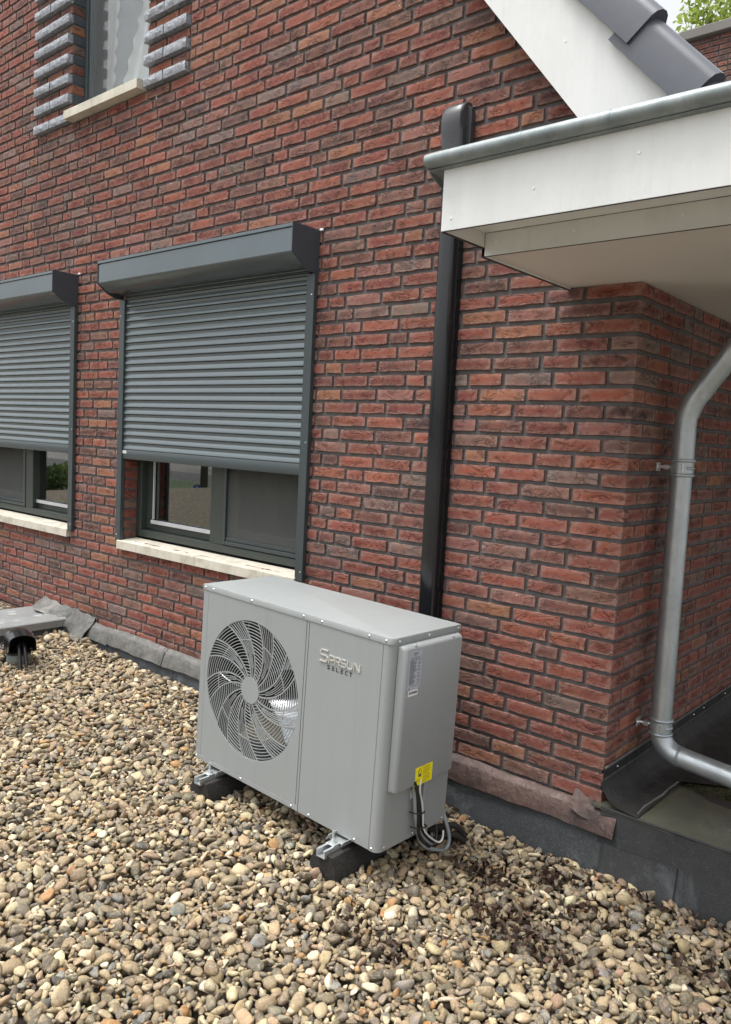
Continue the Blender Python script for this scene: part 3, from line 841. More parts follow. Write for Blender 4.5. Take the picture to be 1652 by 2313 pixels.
s = MB(); s.prism([(-.062, 3.548), (-.062, 3.598), (-.058, 3.602), (.085, 3.612), (.085, 3.548)], 'x', -3.955, -3.112); s.build('sill_stone', M['sill'], win3, 20)
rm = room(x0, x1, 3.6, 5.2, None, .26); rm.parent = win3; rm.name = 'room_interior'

# ================================================================== ROLLER SHUTTERS
def shutter(xc, label):
    """built at x from 0 (right end) to -1.69"""
    t = thing('roller_shutter', (xc, 0, 1.36), label, 'roller shutter', 'roller shutters over the lower windows')
    W = 1.69; zo = -1.36
    prof = [(0, 2.547), (-.170, 2.547), (-.170, 2.5275), (-.1735, 2.5275), (-.1735, 2.5235), (-.178, 2.5235), (-.178, 2.42), (-.174, 2.413), (-.115, 2.372), (-.11, 2.370), (0, 2.370)]
    b = MB(); b.prism([(y, z + zo) for y, z in prof[::-1]], 'x', -W + .004, -.004); b.build('shutter_box', M['anth_box'], t, 25)
    b = MB(); b.box(-W + .004, -.004, -.1828, -.1785, 2.5305+zo, 2.5465+zo, .001); b.box(-W+.004, -.004, -.1785, -.17, 2.5305+zo, 2.5475+zo, .001); b.build('top_lip', M['anth_box'], t)
    for xa, xb in ((-.0035, .0), (-W, -W + .0035)):
        b = MB(); e = [(0, 2.550), (-.1835, 2.550), (-.1835, 2.416), (-.118, 2.366), (-.06, 2.345), (0, 2.345)]
        b.prism([(y, z + zo) for y, z in e[::-1]], 'x', xa, xb); b.build('end_cap', M['anth_dark'], t)
    for xa, xb in ((-.054, -.0005), (-W + .0005, -W + .054)):
        b = MB(); b.box(xa, xb, -.026, -.0002, .838 + zo, 2.344 + zo, .0015); b.build('guide_rail', M['anth'], t)
        for z in (.885, 1.53, 2.245):
            b = MB(); b.cyl(((xa+xb)/2 + (.012 if xa > -.5 else -.012), -.026, z + zo), ((xa+xb)/2 + (.012 if xa > -.5 else -.012), -.0285, z + zo), .0045, .0035, n=8); b.build('screw', M['screw'], t)
    xa, xb = -W + .05, -.05
    P = .0436; z = 1.424
    pr = [(-.004, .0), (-.0148, .0012), (-.0160, .004), (-.0150, .011), (-.0118, .019), (-.0086, .0245), (-.0078, .027), (-.0092, .0335), (-.0112, .0395), (-.0102, .0412), (-.004, .0418)]
    b = MB(); b.prism([(y, zz) for y, zz in pr], 'x', xa, xb); me = b.mesh('slat', M['slat'], 25)
    k = 0
    while z < 2.37:
        o = link('slat', me, t); o.location = (0, rnd.uniform(-.0004, .0004), z + zo); z += P; k += 1
    b = MB(); b.box(xa, xb, -.0028, -.0008, 1.40+zo, 2.38+zo); b.build('curtain_shadow_gap', M['rubber_shade_black'], t, 0)  # black sheet painted in for the shade between the slats
    b = MB(); b.prism([(y, z_ + zo) for y, z_ in [(-.002, 1.366), (-.0165, 1.366), (-.0175, 1.369), (-.0175, 1.419), (-.0155, 1.4225), (-.002, 1.4225)]], 'x', xa, xb); b.build('bottom_bar', M['anth'], t)
    b = MB(); b.box(xa+.006, xa + .045, -.019, -.0172, 1.400+zo, 1.416+zo, .0004); pl = b.build('maker_plate', M['label_w'], t)
    b = MB(); b.box(xa+.013, xa+.038, -.0194, -.0189, 1.406+zo, 1.410+zo); b.build('plate_print', M['ink_g'], pl, 0)
    return t
shutter(-1.61, 'larger anthracite roller shutter three quarters down, above and left of the heat pump')
shutter(-3.84, 'anthracite roller shutter cut off by the left frame edge')
for x, z in ((-1.600, 2.552), (-3.83, 2.557)):
    b = MB(); b.box(x-.012, x+.010, -.006, .004, z-.006, z+.005, .002); o = b.build('mortar_dab', M['label_w'], wall)

# ================================================================== VERGE BOARD, ROOF TILES, EAVES
th = math.atan(SLOPE); ux, uz = math.cos(th), -math.sin(th); nx_, nz_ = math.sin(th), math.cos(th)     # along slope (down), outward normal
# reference: board upper edge passes (.142, 2.697) at y=-.09
def S(s_, n_): return (.142 + ux*s_ + nx_*n_, 2.697 + uz*s_ + nz_*n_)
b = MB(); y0, y1 = -.088, -.080
b.prism([S(-2.6, -.273), S(.255, -.273), S(.49, .012), S(-2.6, .012)], 'y', y0, y1); b.build('verge_board', M['white'], house)
b = MB(); b.prism([S(-2.6, -.273), S(.25, -.273), S(.25, -.265), S(-2.6, -.265)], 'y', -.079, .0); b.build('verge_return', M['core'], house)
for s_, n_ in ((-.55, -.15), (-1.1, -.15), (.1, -.12)):
    p = S(s_, n_); b = MB(); b.cyl((p[0], -.088, p[1]), (p[0], -.0898, p[1]), .0045, .003, n=10); b.build('board_nail', M['label_w'], house)
# roof slab
b = MB(); b.prism([S(-2.6, -.02), S(.42, -.02), S(.42, .004), S(-2.6, .004)], 'y', -.078, 6); b.build('roof_deck', M['core'], house)
LT = .325
def tile_profile():
    # (y, n) loop of a pan tile: roll at its left (low y) edge, pan, then next roll lip
    pr = []
    for i in range(7):
        a = math.pi - math.pi * i/6; pr.append((.045 + .045*math.cos(a), .062 + .050*math.sin(a)))
    pr += [(.105, .035), (.135, .022), (.175, .018), (.21, .028), (.228, .045)]
    low = [(y, n_ - .014) for y, n_ in pr[::-1]]
    return pr + low
def tile_mesh(verge):
    mb = MB(); T = []
    if verge:
        top = [(-.130, -.012), (-.130, .092)]
        for i in range(1, 7):
            a = math.pi - math.pi*i/6; top.append((-.082 + .048*math.cos(a), .092 + .040*math.sin(a)))
        top += [(.0, .05), (.05, .03), (.09, .026), (.118, .045)]
        low = [(.116, .030), (.09, .012), (.05, .016), (-.006, .030), (-.050, .070), (-.098, .078), (-.100, -.012)]
        pr = top + low
    else: pr = tile_profile()
    n = len(pr); vs = []; secs = [(-.40, -.034), (-.2, -.017), (.0, .0)]
    for s_, dn in secs:
        for (y, nn) in pr:
            q = (ux*s_ + nx_*(nn + dn), uz*s_ + nz_*(nn + dn)); vs.append((q[0], y + (-s_*.034 if verge else 0), q[1]))
    fs = []
    for k in range(len(secs)-1):
        for i in range(n): fs.append((k*n+i, k*n+(i+1) % n, (k+1)*n+(i+1) % n, (k+1)*n+i))
    h = len(pr) // 2
    for base_ in (0, (len(secs)-1)*n):
        m_ = n
        for i in range((m_ - 2 + 1)//2): 
            a, b_, c_, d_ = base_+i, base_+i+1, base_+(m_-2-i), base_+(m_-1-i)
            if len({a, b_, c_, d_}) == 4: fs.append((a, b_, c_, d_))
    mb.add(vs, fs); return mb.mesh('roof_tile', M['tile'], 50)
tv, tp = tile_mesh(True), tile_mesh(False)
for k in range(-8, 2):
    s0 = LT * k
    p = S(s0 + .005, .0)
    o = link('roof_tile', tv, house); o.location = (p[0], 0, p[1]); o.rotation_euler = (0, rnd.uniform(-.004, .004), 0)
    for c_ in range(12):
        o = link('roof_tile', tp, house); o.location = (p[0], .115 + .228*c_, p[1])
# eaves box
XE = -.285
def panel(name, mat, x0, x1, y0, y1, z0, z1): 
    b = MB(); b.box(x0, x1, y0, y1, z0, z1, .0006); return b.build(name, mat, house)
panel('fascia_panel', M['white'], XE + .0015, 1.5, -.833, -.825, 2.186, 2.372)
panel('fascia_core_edge', M['core'], XE + .002, 1.5, -.8325, -.8255, 2.1848, 2.1858)
panel('soffit_strip', M['white'], XE + .009, 1.5, -.8245, -.605, 2.232, 2.240)
panel('lower_fascia_panel', M['white'], XE + .009, 1.5, -.603, -.595, 2.160, 2.2315)
panel('fascia_core_edge', M['core'], XE + .009, 1.5, -.6025, -.5955, 2.1588, 2.1598)
panel('soffit_panel', M['soffit'], XE + .009, 1.5, -.5945, 5.0, 2.167, 2.175)
b = MB(); b.prism([(-.8245, 2.187), (-.6035, 2.187), (-.6035, 2.159), (-.001, 2.159), (-.001, 2.38), (-.8245, 2.38)][::-1], 'x', XE, XE + .008); b.build('end_panel', M['soffit'], house)
b = MB(); b.box(XE - .0006, XE + .0086, -.8245, -.604, 2.1845, 2.1868); b.box(XE - .0006, XE + .0086, -.6035, -.6005, 2.158, 2.236); b.box(XE - .0006, XE + .0086, -.6000, -.001, 2.1565, 2.1588); b.build('panel_core_edge', M['core'], house, 0)
panel('roof_deck', M['core'], XE + .01, 1.5, -.82, 5.0, 2.30, 2.312)
for x, z in ((-.25, 2.22), (.02, 2.262), (.31, 2.30), (.62, 2.26)):
    b = MB(); b.cyl((x, -.833, z), (x, -.835, z), .0048, .0035, n=10); b.build('board_nail', M['label_w'], house)
for x in (-.235, .03, .345, .66):
    b = MB(); b.cyl((x, -.603, 2.20), (x, -.605, 2.20), .0045, .0035, n=10); b.build('board_nail', M['label_w'], house)
# zinc gutter
gt = thing('gutter', (XE, -.83, 2.36), 'zinc gutter with a round bead edge on top of the white fascia', 'gutter')
def gb(): return MB()
b = MB(); y, z = -.026, .028
b.tube([(-.052, y, z - .001), (-.045, y, z), (0, y, z), (1.78, y, z)], [.006, .0205, .0215, .0215], 16); b.build('bead', M['zinc'], gt)
b = MB(); b.prism([(-.02, .006), (.004, .0), (.008, .0), (.13, -.03), (.13, -.026), (.008, .006), (-.016, .010)], 'x', -.045, 1.78); b.build('gutter_trough', M['zinc'], gt)
b = MB(); b.prism([(-.022, .012), (.0, -.008), (.05, -.028), (.13, -.03), (.13, .03), (-.01, .035)], 'x', -.047, -.043); b.build('end_cap', M['zinc'], gt)
for x in (.27, .52):
    b = MB(); b.tube([(x, y, z), (x + .008, y, z)], .0222, 16); b.build('solder_seam', M['zinc'], gt)

# ================================================================== PIPE TRUNKING
pt = thing('pipe_trunking', (-.822, 0, .12), 'glossy black vertical pipe cover on the brick wall rising from the heat pump', 'pipe cover')
b = MB(); b.prism([(-.048, 0), (-.048, -.036), (-.043, -.050), (-.036, -.057), (-.030, -.060), (.020, -.060), (.026, -.058), (.034, -.047), (.036, -.030), (.044, -.030), (.044, 0)], 'z', .0, 2.52); b.build('trunking_cover', M['pvc'], pt, 40)
b = MB(); b.prism([(-.052, 0), (-.052, -.010), (.048, -.010), (.048, 0)], 'z', .0, 2.50); b.build('trunking_back', M['pvc'], pt)
hm = MB()
def hood(u, v):
    # u across (half-round box section), v up then back to the wall
    return None
secs = []
outline = [(-.052, 0), (-.052, -.8), (-.046, -.93), (-.030, -1.0), (.026, -1.0), (.043, -.93), (.050, -.8), (.050, 0)]
zl = [(2.48, .064, .0), (2.50, .066, 0), (2.60, .066, 0), (2.70, .074, 0), (2.735, .080, 0), (2.77, .078, 0), (2.80, .066, 0), (2.818, .045, .003), (2.825, .02, .006)]
vs = []; n = len(outline)
for z, d, inx in zl:
    for x, yy in outline: vs.append((x * (1 - inx*8) , yy*d, z))
fs = [(k*n+i, k*n+i+1, (k+1)*n+i+1, (k+1)*n+i) for k in range(len(zl)-1) for i in range(n-1)]
fs += [tuple(range(n))[::-1], tuple(range((len(zl)-1)*n, len(zl)*n))]
hm.add(vs, fs); hm.build('hood', M['pvc_hood'], pt, 35)
b = MB(); b.prism([(-.040, 2.515), (.030, 2.515), (.034, 2.66), (-.042, 2.66)], 'y', -.0675, -.066); b.build('hood_inlay', M['pvc'], pt)
b = MB(); pr = []
for i in range(9):
    a = math.pi * i / 8; pr.append((.012 + .058*math.cos(a), 2.775 + .042*math.sin(a) ** .7 if math.sin(a) > 0 else 2.775))
pr = [(.066, 2.64), (.07, 2.66)] + pr + [(-.046, 2.66), (-.04, 2.64)]
b.prism(pr, 'y', -.030, -.0002); b.build('wall_flange', M['pvc_hood'], pt, 35)

# ================================================================== DOWNPIPE
dp = thing('downpipe', (.085, .315, .2), 'zinc downpipe with bracket clamps beside the brick corner, bending at both ends', 'downpipe')
def dloc(p): return (p[0] - .085, p[1] - .315, p[2] - .2)
PR = .040
def dpipe(name, path, r=PR, n=24, sub=1): 
    b = MB(); b.tube([dloc(p) for p in path], r, n, sub, True); return b.build(name, M['zinc_pipe'], dp, 40)
dpipe('straight_pipe', [(.085, .318, .47), (.085, .308, 1.52)])
dpipe('socket', [(.085, .308, 1.50), (.085, .305, 1.60), (.085, .304, 1.655)], PR + .0018)
dpipe('pipe_bend', [(.085, .304, 1.65), (.087, .303, 1.70), (.098, .303, 1.735)], PR + .0005)
dpipe('pipe_bend', [(.090, .303, 1.715), (.112, .303, 1.772), (.150, .303, 1.825)], PR + .0022)
dpipe('upper_pipe', [(.148, .303, 1.822), (.36, .29, 2.11), (.42, .28, 2.19)], PR)
bend = [(.085, .318, .475)]
for i in range(1, 8):
    a = R(84) * i / 7; bend.append((.085 + .088*(1 - math.cos(a)), .318, .475 - .088*math.sin(a)))
dpipe('elbow', bend, PR + .001, 24, 2)
e = bend[-1]; dpipe('outlet_pipe', [(e[0] - .004, .318, e[2] + .0004), (e[0] + .9, .318, e[2] - .095)], PR - .0005)
b = MB(); b.tube([dloc((e[0] - .003, .318, e[2])), dloc((e[0] + .006, .318, e[2] - .001))], PR + .0022, 24); b.build('solder_seam', M['zinc'], dp)
for zc, yc in ((1.512, .308), (.490, .318)):
    c_ = MB(); c_.tube([dloc((.085, yc, zc - .020)), dloc((.085, yc, zc + .020))], PR + .003, 24); cl = c_.build('pipe_clamp', M['zinc_pipe'], dp, 40)
    for dz in (-.028, .028):
        b = MB(); pts = [(0 + (PR + .002)*math.cos(a), yc - .315 + (PR + .002)*math.sin(a), zc - .2 + dz) for a in [2*math.pi*i/24 for i in range(25)]]
        b.tube(pts, .0065, 8); b.build('clamp_bead', M['zinc_pipe'], cl, 60)
    b = MB(); a = R(-70); b.cyl(((PR+.004)*math.cos(a), yc-.315+(PR+.004)*math.sin(a), zc-.2-.016), ((PR+.004)*math.cos(a), yc-.315+(PR+.004)*math.sin(a), zc-.2+.016), .004, n=8); b.build('hinge_pin', M['galv'], cl)
    b = MB(); b.tube([((PR+.003)*math.cos(a), yc-.315+(PR+.003)*math.sin(a), zc-.2) for a in [R(x) for x in (-48, -30, -12, 5)]], .005, 8); b.build('clamp_rib', M['zinc_pipe'], cl, 60)
    b = MB(); b.cyl((-.085, yc-.335, zc-.2), (-PR*.8, yc-.325, zc-.2), .006, n=8); b.box(-.062, -.044, yc-.342, yc-.318, zc-.2-.009, zc-.2+.009, .002); b.build('bracket_rod', M['galv'], cl)
    b = MB(); b.box(-.085, -.081, yc-.315-.040, yc-.315-.002, zc-.2-.017, zc-.2+.017, .001); b.cyl((-.081, yc-.315-.029, zc-.2), (-.076, yc-.315-.029, zc-.2), .009, .007, n=8); b.build('wall_plate', M['galv'], cl)

# ================================================================== FLASHINGS, UPSTAND, PARAPETS
def wob(x, s=0, a=.004): return a*(math.sin(x*9.1 + s) + .6*math.sin(x*23.7 + s*2.1) + .4*math.sin(x*51 + s*3.3))
def flashing(xa, xb, mat, seed, zt=.235, zb=.152, yb=-.060, tilt=0):
    def fn(u, v):
        x = xa + (xb - xa)*u; zt_ = zt + tilt*(-x - .6) + wob(x, seed, .0028); zb_ = zb + tilt*(-x-.6)*.4 + wob(x, seed+2, .0028)
        prof = [(-.0035, 1.0), (-.012, .965), (-.034, .78), (-.046, .52), (-.056, .22), (-.062 + .0, .0)]
        k = v * 5; i = min(4, int(k)); f = k - i
        y = prof[i][0]*(1-f) + prof[i+1][0]*f; zz = prof[i][1]*(1-f) + prof[i+1][1]*f
        return (x, y*(yb/-.062) + wob(x + v*.3, seed+5, .0013)*min(1, v*2.5) - (.0025*math.exp(-((x-xb)/.03)**2)), zb_ + (zt_ - zb_)*zz)
    b = MB(); b.sheet(fn, max(6, int((xb-xa)*40)), 15, -.0025); return b.build('lead_flashing', mat, house, 28)
lf = flashing(-1.30, .076, M['lead_brown'], 1, .237, .150); lf['label'] = 'brown stained lead flashing right of the heat pump'
flashing(-2.32, -1.303, M['lead_grey'], 2, .245, .155, tilt=.008)
flashing(-2.72, -2.324, M['lead_grey'], 3, .245, .158, tilt=.008)
flashing(-3.32, -2.724, M['lead_grey'], 4, .245, .158, tilt=.008)
flashing(-3.80, -3.324, M['lead_grey'], 5, .240, .150, tilt=.008)
# bitumen upstand strip below the flashing
def gz(x, y=-1.0):
    """gravel surface"""
    s = .022 + .034 * (-min(x, 1.0) - .6)
    s = max(s, .008) + .035*math.exp(-max(0, -y - .05)/.25) * (1.3 if x < -1.6 else .9)
    return s
def ups(name, xa, xb, mat, zt, y0=-.030, y1=-.088, kind='structure', zbm=-.12, n=None):
    def fn(u, v):
        x = xa + (xb-xa)*u
        return (x, y0 + (y1-y0)*(v**.8) + wob(x, 7, .0015), zt + (zbm - zt)*v + (wob(x, 3, .002) if v < .01 else 0))
    b = MB(); b.sheet(fn, max(4, int((xb-xa)*16)), 6, -.005); return b.build(name, mat, None, 60, kind)
ups('roof_upstand', -2.62, .030, M['bit_dusty'], .205)
ups('roof_upstand', -3.32, -2.624, M['bit_dusty'], .215)
ups('roof_upstand', -4.2, -3.324, M['bit_dusty'], .215)
# low parapet right of the corner
par = thing('low_parapet', (.7, 0, 0), 'low black bitumen covered parapet running right from the brick corner', 'parapet')
def P_(b, name, mat, sm=40): 
    b.v = [(x - .7, y, z) for x, y, z in b.v]; return b.build(name, mat, par, sm)
b = MB(); b.sheet(lambda u, v: (.014 + 3.0*u, -.032 - .062*(v**1.2) + wob(u*3, 2, .0012), .246 - .37*v), 60, 8, -.01); P_(b, 'front_sheet', M['bit'])
b = MB(); b.sheet(lambda u, v: (-.02 + 3.03*u, -.034 + .44*v, .2475 + .0015*math.sin(u*40) - .012*v), 40, 6, .01); P_(b, 'cap_sheet', M['bit_top'])
b = MB(); b.tube([(.014 + .15*i, -.031 + wob(i*.15, 1, .001), .2450) for i in range(21)], .0055, 8); P_(b, 'rounded_edge', M['bit'])
b = MB(); b.sheet(lambda u, v: (.046 + .265*u, -.0515 - .045*v - .004, .127 - .2*v - .006*math.sin(u*5)), 14, 5, -.005); P_(b, 'patch_sheet', M['bit'])
b = MB(); b.box(.02, 3.0, -.02, .40, -.1, .236); P_(b, 'parapet_core', M['core'], 0)
# lead lip on the side wall and the apron to the low roof
b = MB(); b.box(.0022, .0055, -.006, 4.9, .336, .378, .001); o = b.build('flashing_strip', M['lead_dark'], house)
b = MB(); b.box(.0022, .012, -.004, 4.9, .3785, .388, .003); b.build('sealant_bead', M['mortar'], house)
b = MB(); b.box(.006, .0085, -.006, 4.9, .338, .341); b.build('strip_fold', M['lead_grey'], house)
for y in (.115, .70, .98, 1.12, 1.45, 2.0, 2.6):
    b = MB(); b.cyl((.0055, y, .357), (.008, y, .357), .0045, .003, n=8); b.build('screw', M['screw'], house)
def apron(u, v):
    y = -.035 + 4.9*u; pr = [(.006, .337), (.012, .318), (.034, .285), (.070, .262), (.115, .2545), (.152, .2515)]
    k = v*5; i = min(4, int(k)); f = k - i; x = pr[i][0]*(1-f) + pr[i+1][0]*f; z = pr[i][1]*(1-f) + pr[i+1][1]*f
    if y > .42: x *= 1 + min(1.6, (y-.42)*8)*(v**2); z -= min(.012, (y - .42)*.1)*v
    return (x, y, z + wob(y, 3, .0012)*v)
b = MB(); b.sheet(apron, 130, 15, .0025); o = b.build('lead_apron', M['lead_dark'], house, 60); o['label'] = 'dark wet lead apron between the side wall and the low parapet'
b = MB(); b.tube([(.142 + wob(i*.05, 4, .004), -.01 + .045*i, .2535) for i in range(10)], .0045, 6); b.build('dusty_seam', M['lead_grey'], house, 60)
# folded lead ear at the corner
b = MB(); b.sheet(lambda u, v: (-.105 + .115*u + .04*v*u, -.005 - .045*v - .010*v*math.sin(u*7) - .008*u, .272 - .038*u - .062*v + .003*math.sin(u*11)), 14, 8, -.003)
b.build('lead_corner_fold', M['lead_brown'], house, 60)
# low roof behind the parapet
b = MB(); b.grid(lambda u, v: (.0 + 3.0*u, .40 + 4.6*v, .228), 30, 30); b.build('low_roof', M['bit_moss'], None, 0, 'structure')
def tufts(name, mat, pts, size, seed):
    r = np.random.RandomState(seed); n = len(pts); pts = np.array(pts)
    a = r.normal(size=(n, 3)); a /= np.linalg.norm(a, axis=1)[:, None]; b_ = np.cross(a, r.normal(size=(n, 3))); b_ /= np.linalg.norm(b_, axis=1)[:, None]
    s = size * r.uniform(.5, 1.5, n)[:, None]; V = np.stack([pts - a*s, pts + b_*s*.7, pts + a*s, pts - b_*s*.7], 1)
    me = bpy.data.meshes.new(name); me.vertices.add(4*n); me.vertices.foreach_set('co', V.ravel()); me.loops.add(4*n); me.loops.foreach_set('vertex_index', np.arange(4*n))
    me.polygons.add(n); me.polygons.foreach_set('loop_start', np.arange(0, 4*n, 4)); me.update(calc_edges=True); me.attributes.new('lcol', 'FLOAT', 'POINT').data.foreach_set('value', np.repeat(r.uniform(0, 1, n), 4).astype(np.float32))
    me.materials.append(mat); return link(name, me, None, 'stuff')
r = random.Random(3); pts = []
for i in range(9000):
    x = r.uniform(.16, 1.3); y = .39 + abs(r.gauss(0, .10))
    if math.sin(x*19)*math.cos(y*23 + x*7) + r.uniform(-.9, .9) > -.35: pts.append((x, y, .231 + r.uniform(0, .006)))
tufts('moss_patches', M['moss'], pts, .004, 4)

# left parapet with its cap
lp = thing('left_parapet', (-4.08, -1.2, 0), 'grey flat capped roof-edge parapet running towards us at the far left, white droppings on top', 'parapet')
b = MB(); b.prism([(-.26, .238), (.225, .238), (.232, .232), (.232, .185), (.224, .185), (.224, .228), (-.25, .228), (-.25, .18), (-.26, .18)], 'y', -2.0, 1.19); 
b.build('cap_sheet', zinc('grey_cap_sheet', (.19, .20, .205), (.28, .29, .285), .5, .1), lp)
b = MB(); b.prism([(-.24, -.15), (-.24, .226), (.21, .226), (.225, .05), (.235, -.12)], 'y', -2.0, 1.19); b.build('bitumen_side', M['bit_dusty'], lp)
r = random.Random(8)
for i in range(16):
    a0 = r.uniform(.010, .034); x = r.uniform(-.18, .12); y = r.uniform(.2, 1.05); el = r.uniform(.5, 1)
    b = MB(); pts = [(x + a0*el*math.cos(t)*r.uniform(.75, 1.15), y + a0*math.sin(t)*r.uniform(.75, 1.15)) for t in [6.283*k/12 for k in range(12)]]
    b.prism(pts, 'z', .2382, .2388); b.build('dropping', M['dropping'], lp, 0)
# crumpled lead where the cap meets the wall
def crump(u, v):
    x = -4.25 + .70*u; h = .318 - .02*u - (.10 if u > .5 else .06)*v*(1 + .5*u)
    return (x + .01*math.sin(v*6), -.004 - .085*v*(1 + .3*math.sin(u*9)) - .012*math.sin(u*17 + v*5)*v, h + .010*math.sin(u*13)*(.4 + v) + .006*math.sin(u*31))
b = MB(); b.sheet(crump, 26, 8, -.003); o = b.build('crumpled_lead', M['lead_grey'], house, 60); o['label'] = 'crumpled lead flap over the left parapet end'
b = MB(); b.sheet(lambda u, v: (-3.86 + .30*u - .03*v, -.03 - .05*v + .02*math.sin(u*8)*v, .27 - .13*v - .02*u + .008*math.sin(u*15)), 12, 8, -.003); b.build('crumpled_lead', M['lead_grey'], house, 60)

# cable hood
ch = thing('cable_duct', (-3.49, -.55, gz(-3.53, -.5) - .03), 'small black plastic cable hood on a grey stub pipe in front of the left parapet', 'cable duct')
b = MB(); b.cyl((0, 0, -.05), (0, 0, .085), .082, .080, 24); b.build('stub_pipe', M['zinc'], ch, 40)
b = MB(); b.tube([(0, 0, .072), (0, 0, .09)], .084, 24); b.build('rubber_ring', M['rubber_shade_black'], ch, 40)
ax_ = Vector((.96, -.28, 0)).normalized(); sx_ = Vector((-ax_.y, ax_.x, 0))
def hoodf(u, v):
    # a cowl: arch across (v), from the curved closed back (u=0) to the open mouth (u=1)
    L_ = -.105 + .255*u; wd = .088 - .03*max(0, .25-u)*2 + .0045*(1 if (.30 < u < .42 or .55 < u < .67) else 0)
    topz = .285 - .30*max(0, .30-u)**1.3*2 - .035*max(0, u-.6); foot_ = .105 + .075*max(0, u-.35)
    q = (v - .5)*2
    if abs(q) < .5: a = q*math.pi; yy = wd*math.sin(a); zz = topz - wd*.55*(1-math.cos(a))
    else:
        k_ = (abs(q)-.5)*2; yy = wd*(1 if q > 0 else -1)*(1+.06*k_); zt = topz - wd*.55; zz = zt + (min(foot_, zt-.01) - zt)*k_
    p = ax_*L_ + sx_*yy; return (p.x, p.y, zz - .035)
b = MB(); b.sheet(hoodf, 24, 20, .005); b.build('hood', M['pvc'], ch, 60)
b = MB(); bk = [hoodf(0, v/20) for v in range(21)]; b.add(bk + [tuple(Vector(p) + ax_*.008) for p in bk], [tuple(range(21)), tuple(range(21, 42))[::-1]] + [(i, i+1, 22+i, 21+i) for i in range(20)]); b.build('hood_back', M['pvc'], ch)
b = MB(); p0 = ax_*-.06 - sx_*.094; b.tube([p0 + Vector((0, 0, .135)), p0 - ax_*.03 - sx_*.008 + Vector((0, 0, .12)), p0 + ax_*.01 - sx_*.012 + Vector((0, 0, .105)), p0 + ax_*.06 + Vector((0, 0, .11))], .008, 8, 3); b.build('hood_clip', M['pvc_hood'], ch, 60)
for dy in (-.018, .018):
    b = MB(); b.tube([ax_*.02 + sx_*dy + Vector((0, 0, .16)), ax_*.10 + sx_*dy + Vector((0, 0, .15)), ax_*.16 + sx_*(dy*1.1) + Vector((0, 0, .08)), ax_*.22 + sx_*(dy*1.3) + Vector((0, 0, -.03))], .0135, 10, 4); b.build('cable', M['cable_k'], ch, 60)

ch.scale = (.86, .86, .86)

# ================================================================== HEAT PUMP
HPO = np.array([-1.5469, -.6981, .144]); HPM = rot(-.0195, -.0091, .0219)
hp = thing('heat_pump', HPO, 'grey outdoor heat pump unit with round spiral fan grille and SPRSUN SELECT lettering', 'heat pump', None, HPM)
W, D, H = 1.0565, .394, .771
def HB(name, mat, *boxes, ch=.0012, par=hp, sm=30):
    b = MB()
    for q in boxes: b.box(*q, ch)
    return b.build(name, mat, par, sm)
Zt = .7465
# dark carcass behind the seams
b = MB(); b.box(.006, .63, .006, .0085, .004, .75); 
hb = MB()
# backing with a hole is not needed behind the grille: strips around the seams
for q in ((.030, .040, .0035, .006, .016, Zt), (.628, .642, .0035, .006, .02, Zt), (.648, .658, .0035, .006, 0, Zt), (1.010, 1.020, .0035, .006, 0, Zt), (.03, .64, .0035, .006, .018, .027), (.03, 1.02, .0035, .006, Zt-.004, Zt+.002)): hb.box(*q)
hb.build('seam_backing', M['hp_seam'], hp, 0)
HB('corner_post', M['hp'], (0, .0338, 0, .02, .0225, Zt))
HB('bottom_rail', M['hp'], (0, .6490, 0, .02, 0, .0212))
HB('centre_post', M['hp'], (.6372, .6490, 0, .02, .0213, Zt))
HB('service_panel', M['hp'], (.6512, 1.0148, 0, .02, 0, Zt))
# fan panel: plate with round hole
CX, CZ, RR = .3345, .392, .283
b = MB(); x0, x1, z0, z1 = .0352, .6350, .0228, Zt
angs = sorted({math.atan2(z - CZ, x - CX) % (2*math.pi) for x in (x0, x1) for z in (z0, z1)} | {2*math.pi*i/96 for i in range(96)})
def edge_pt(a):
    c_, s_ = math.cos(a), math.sin(a); t = 1e9
    if c_ > 1e-9: t = min(t, (x1-CX)/c_)
    if c_ < -1e-9: t = min(t, (x0-CX)/c_)
    if s_ > 1e-9: t = min(t, (z1-CZ)/s_)
    if s_ < -1e-9: t = min(t, (z0-CZ)/s_)
    return (CX + c_*t, CZ + s_*t)
vs = []; n = len(angs)
for a in angs:
    e = edge_pt(a); i_ = (CX + RR*math.cos(a), CZ + RR*math.sin(a))
    vs += [(e[0], 0, e[1]), (i_[0], 0, i_[1]), (CX + (RR-.001)*math.cos(a), .0045, CZ + (RR-.001)*math.sin(a)), (e[0], .018, e[1])]
fs = []
for i in range(n):
    a = 4*i; c_ = 4*((i+1) % n)
    fs += [(a, a+1, c_+1, c_), (a+1, a+2, c_+2, c_+1), (a+3, a, c_, c_+3)]
b.add(vs, fs); b.build('fan_panel', M['hp'], hp, 30)
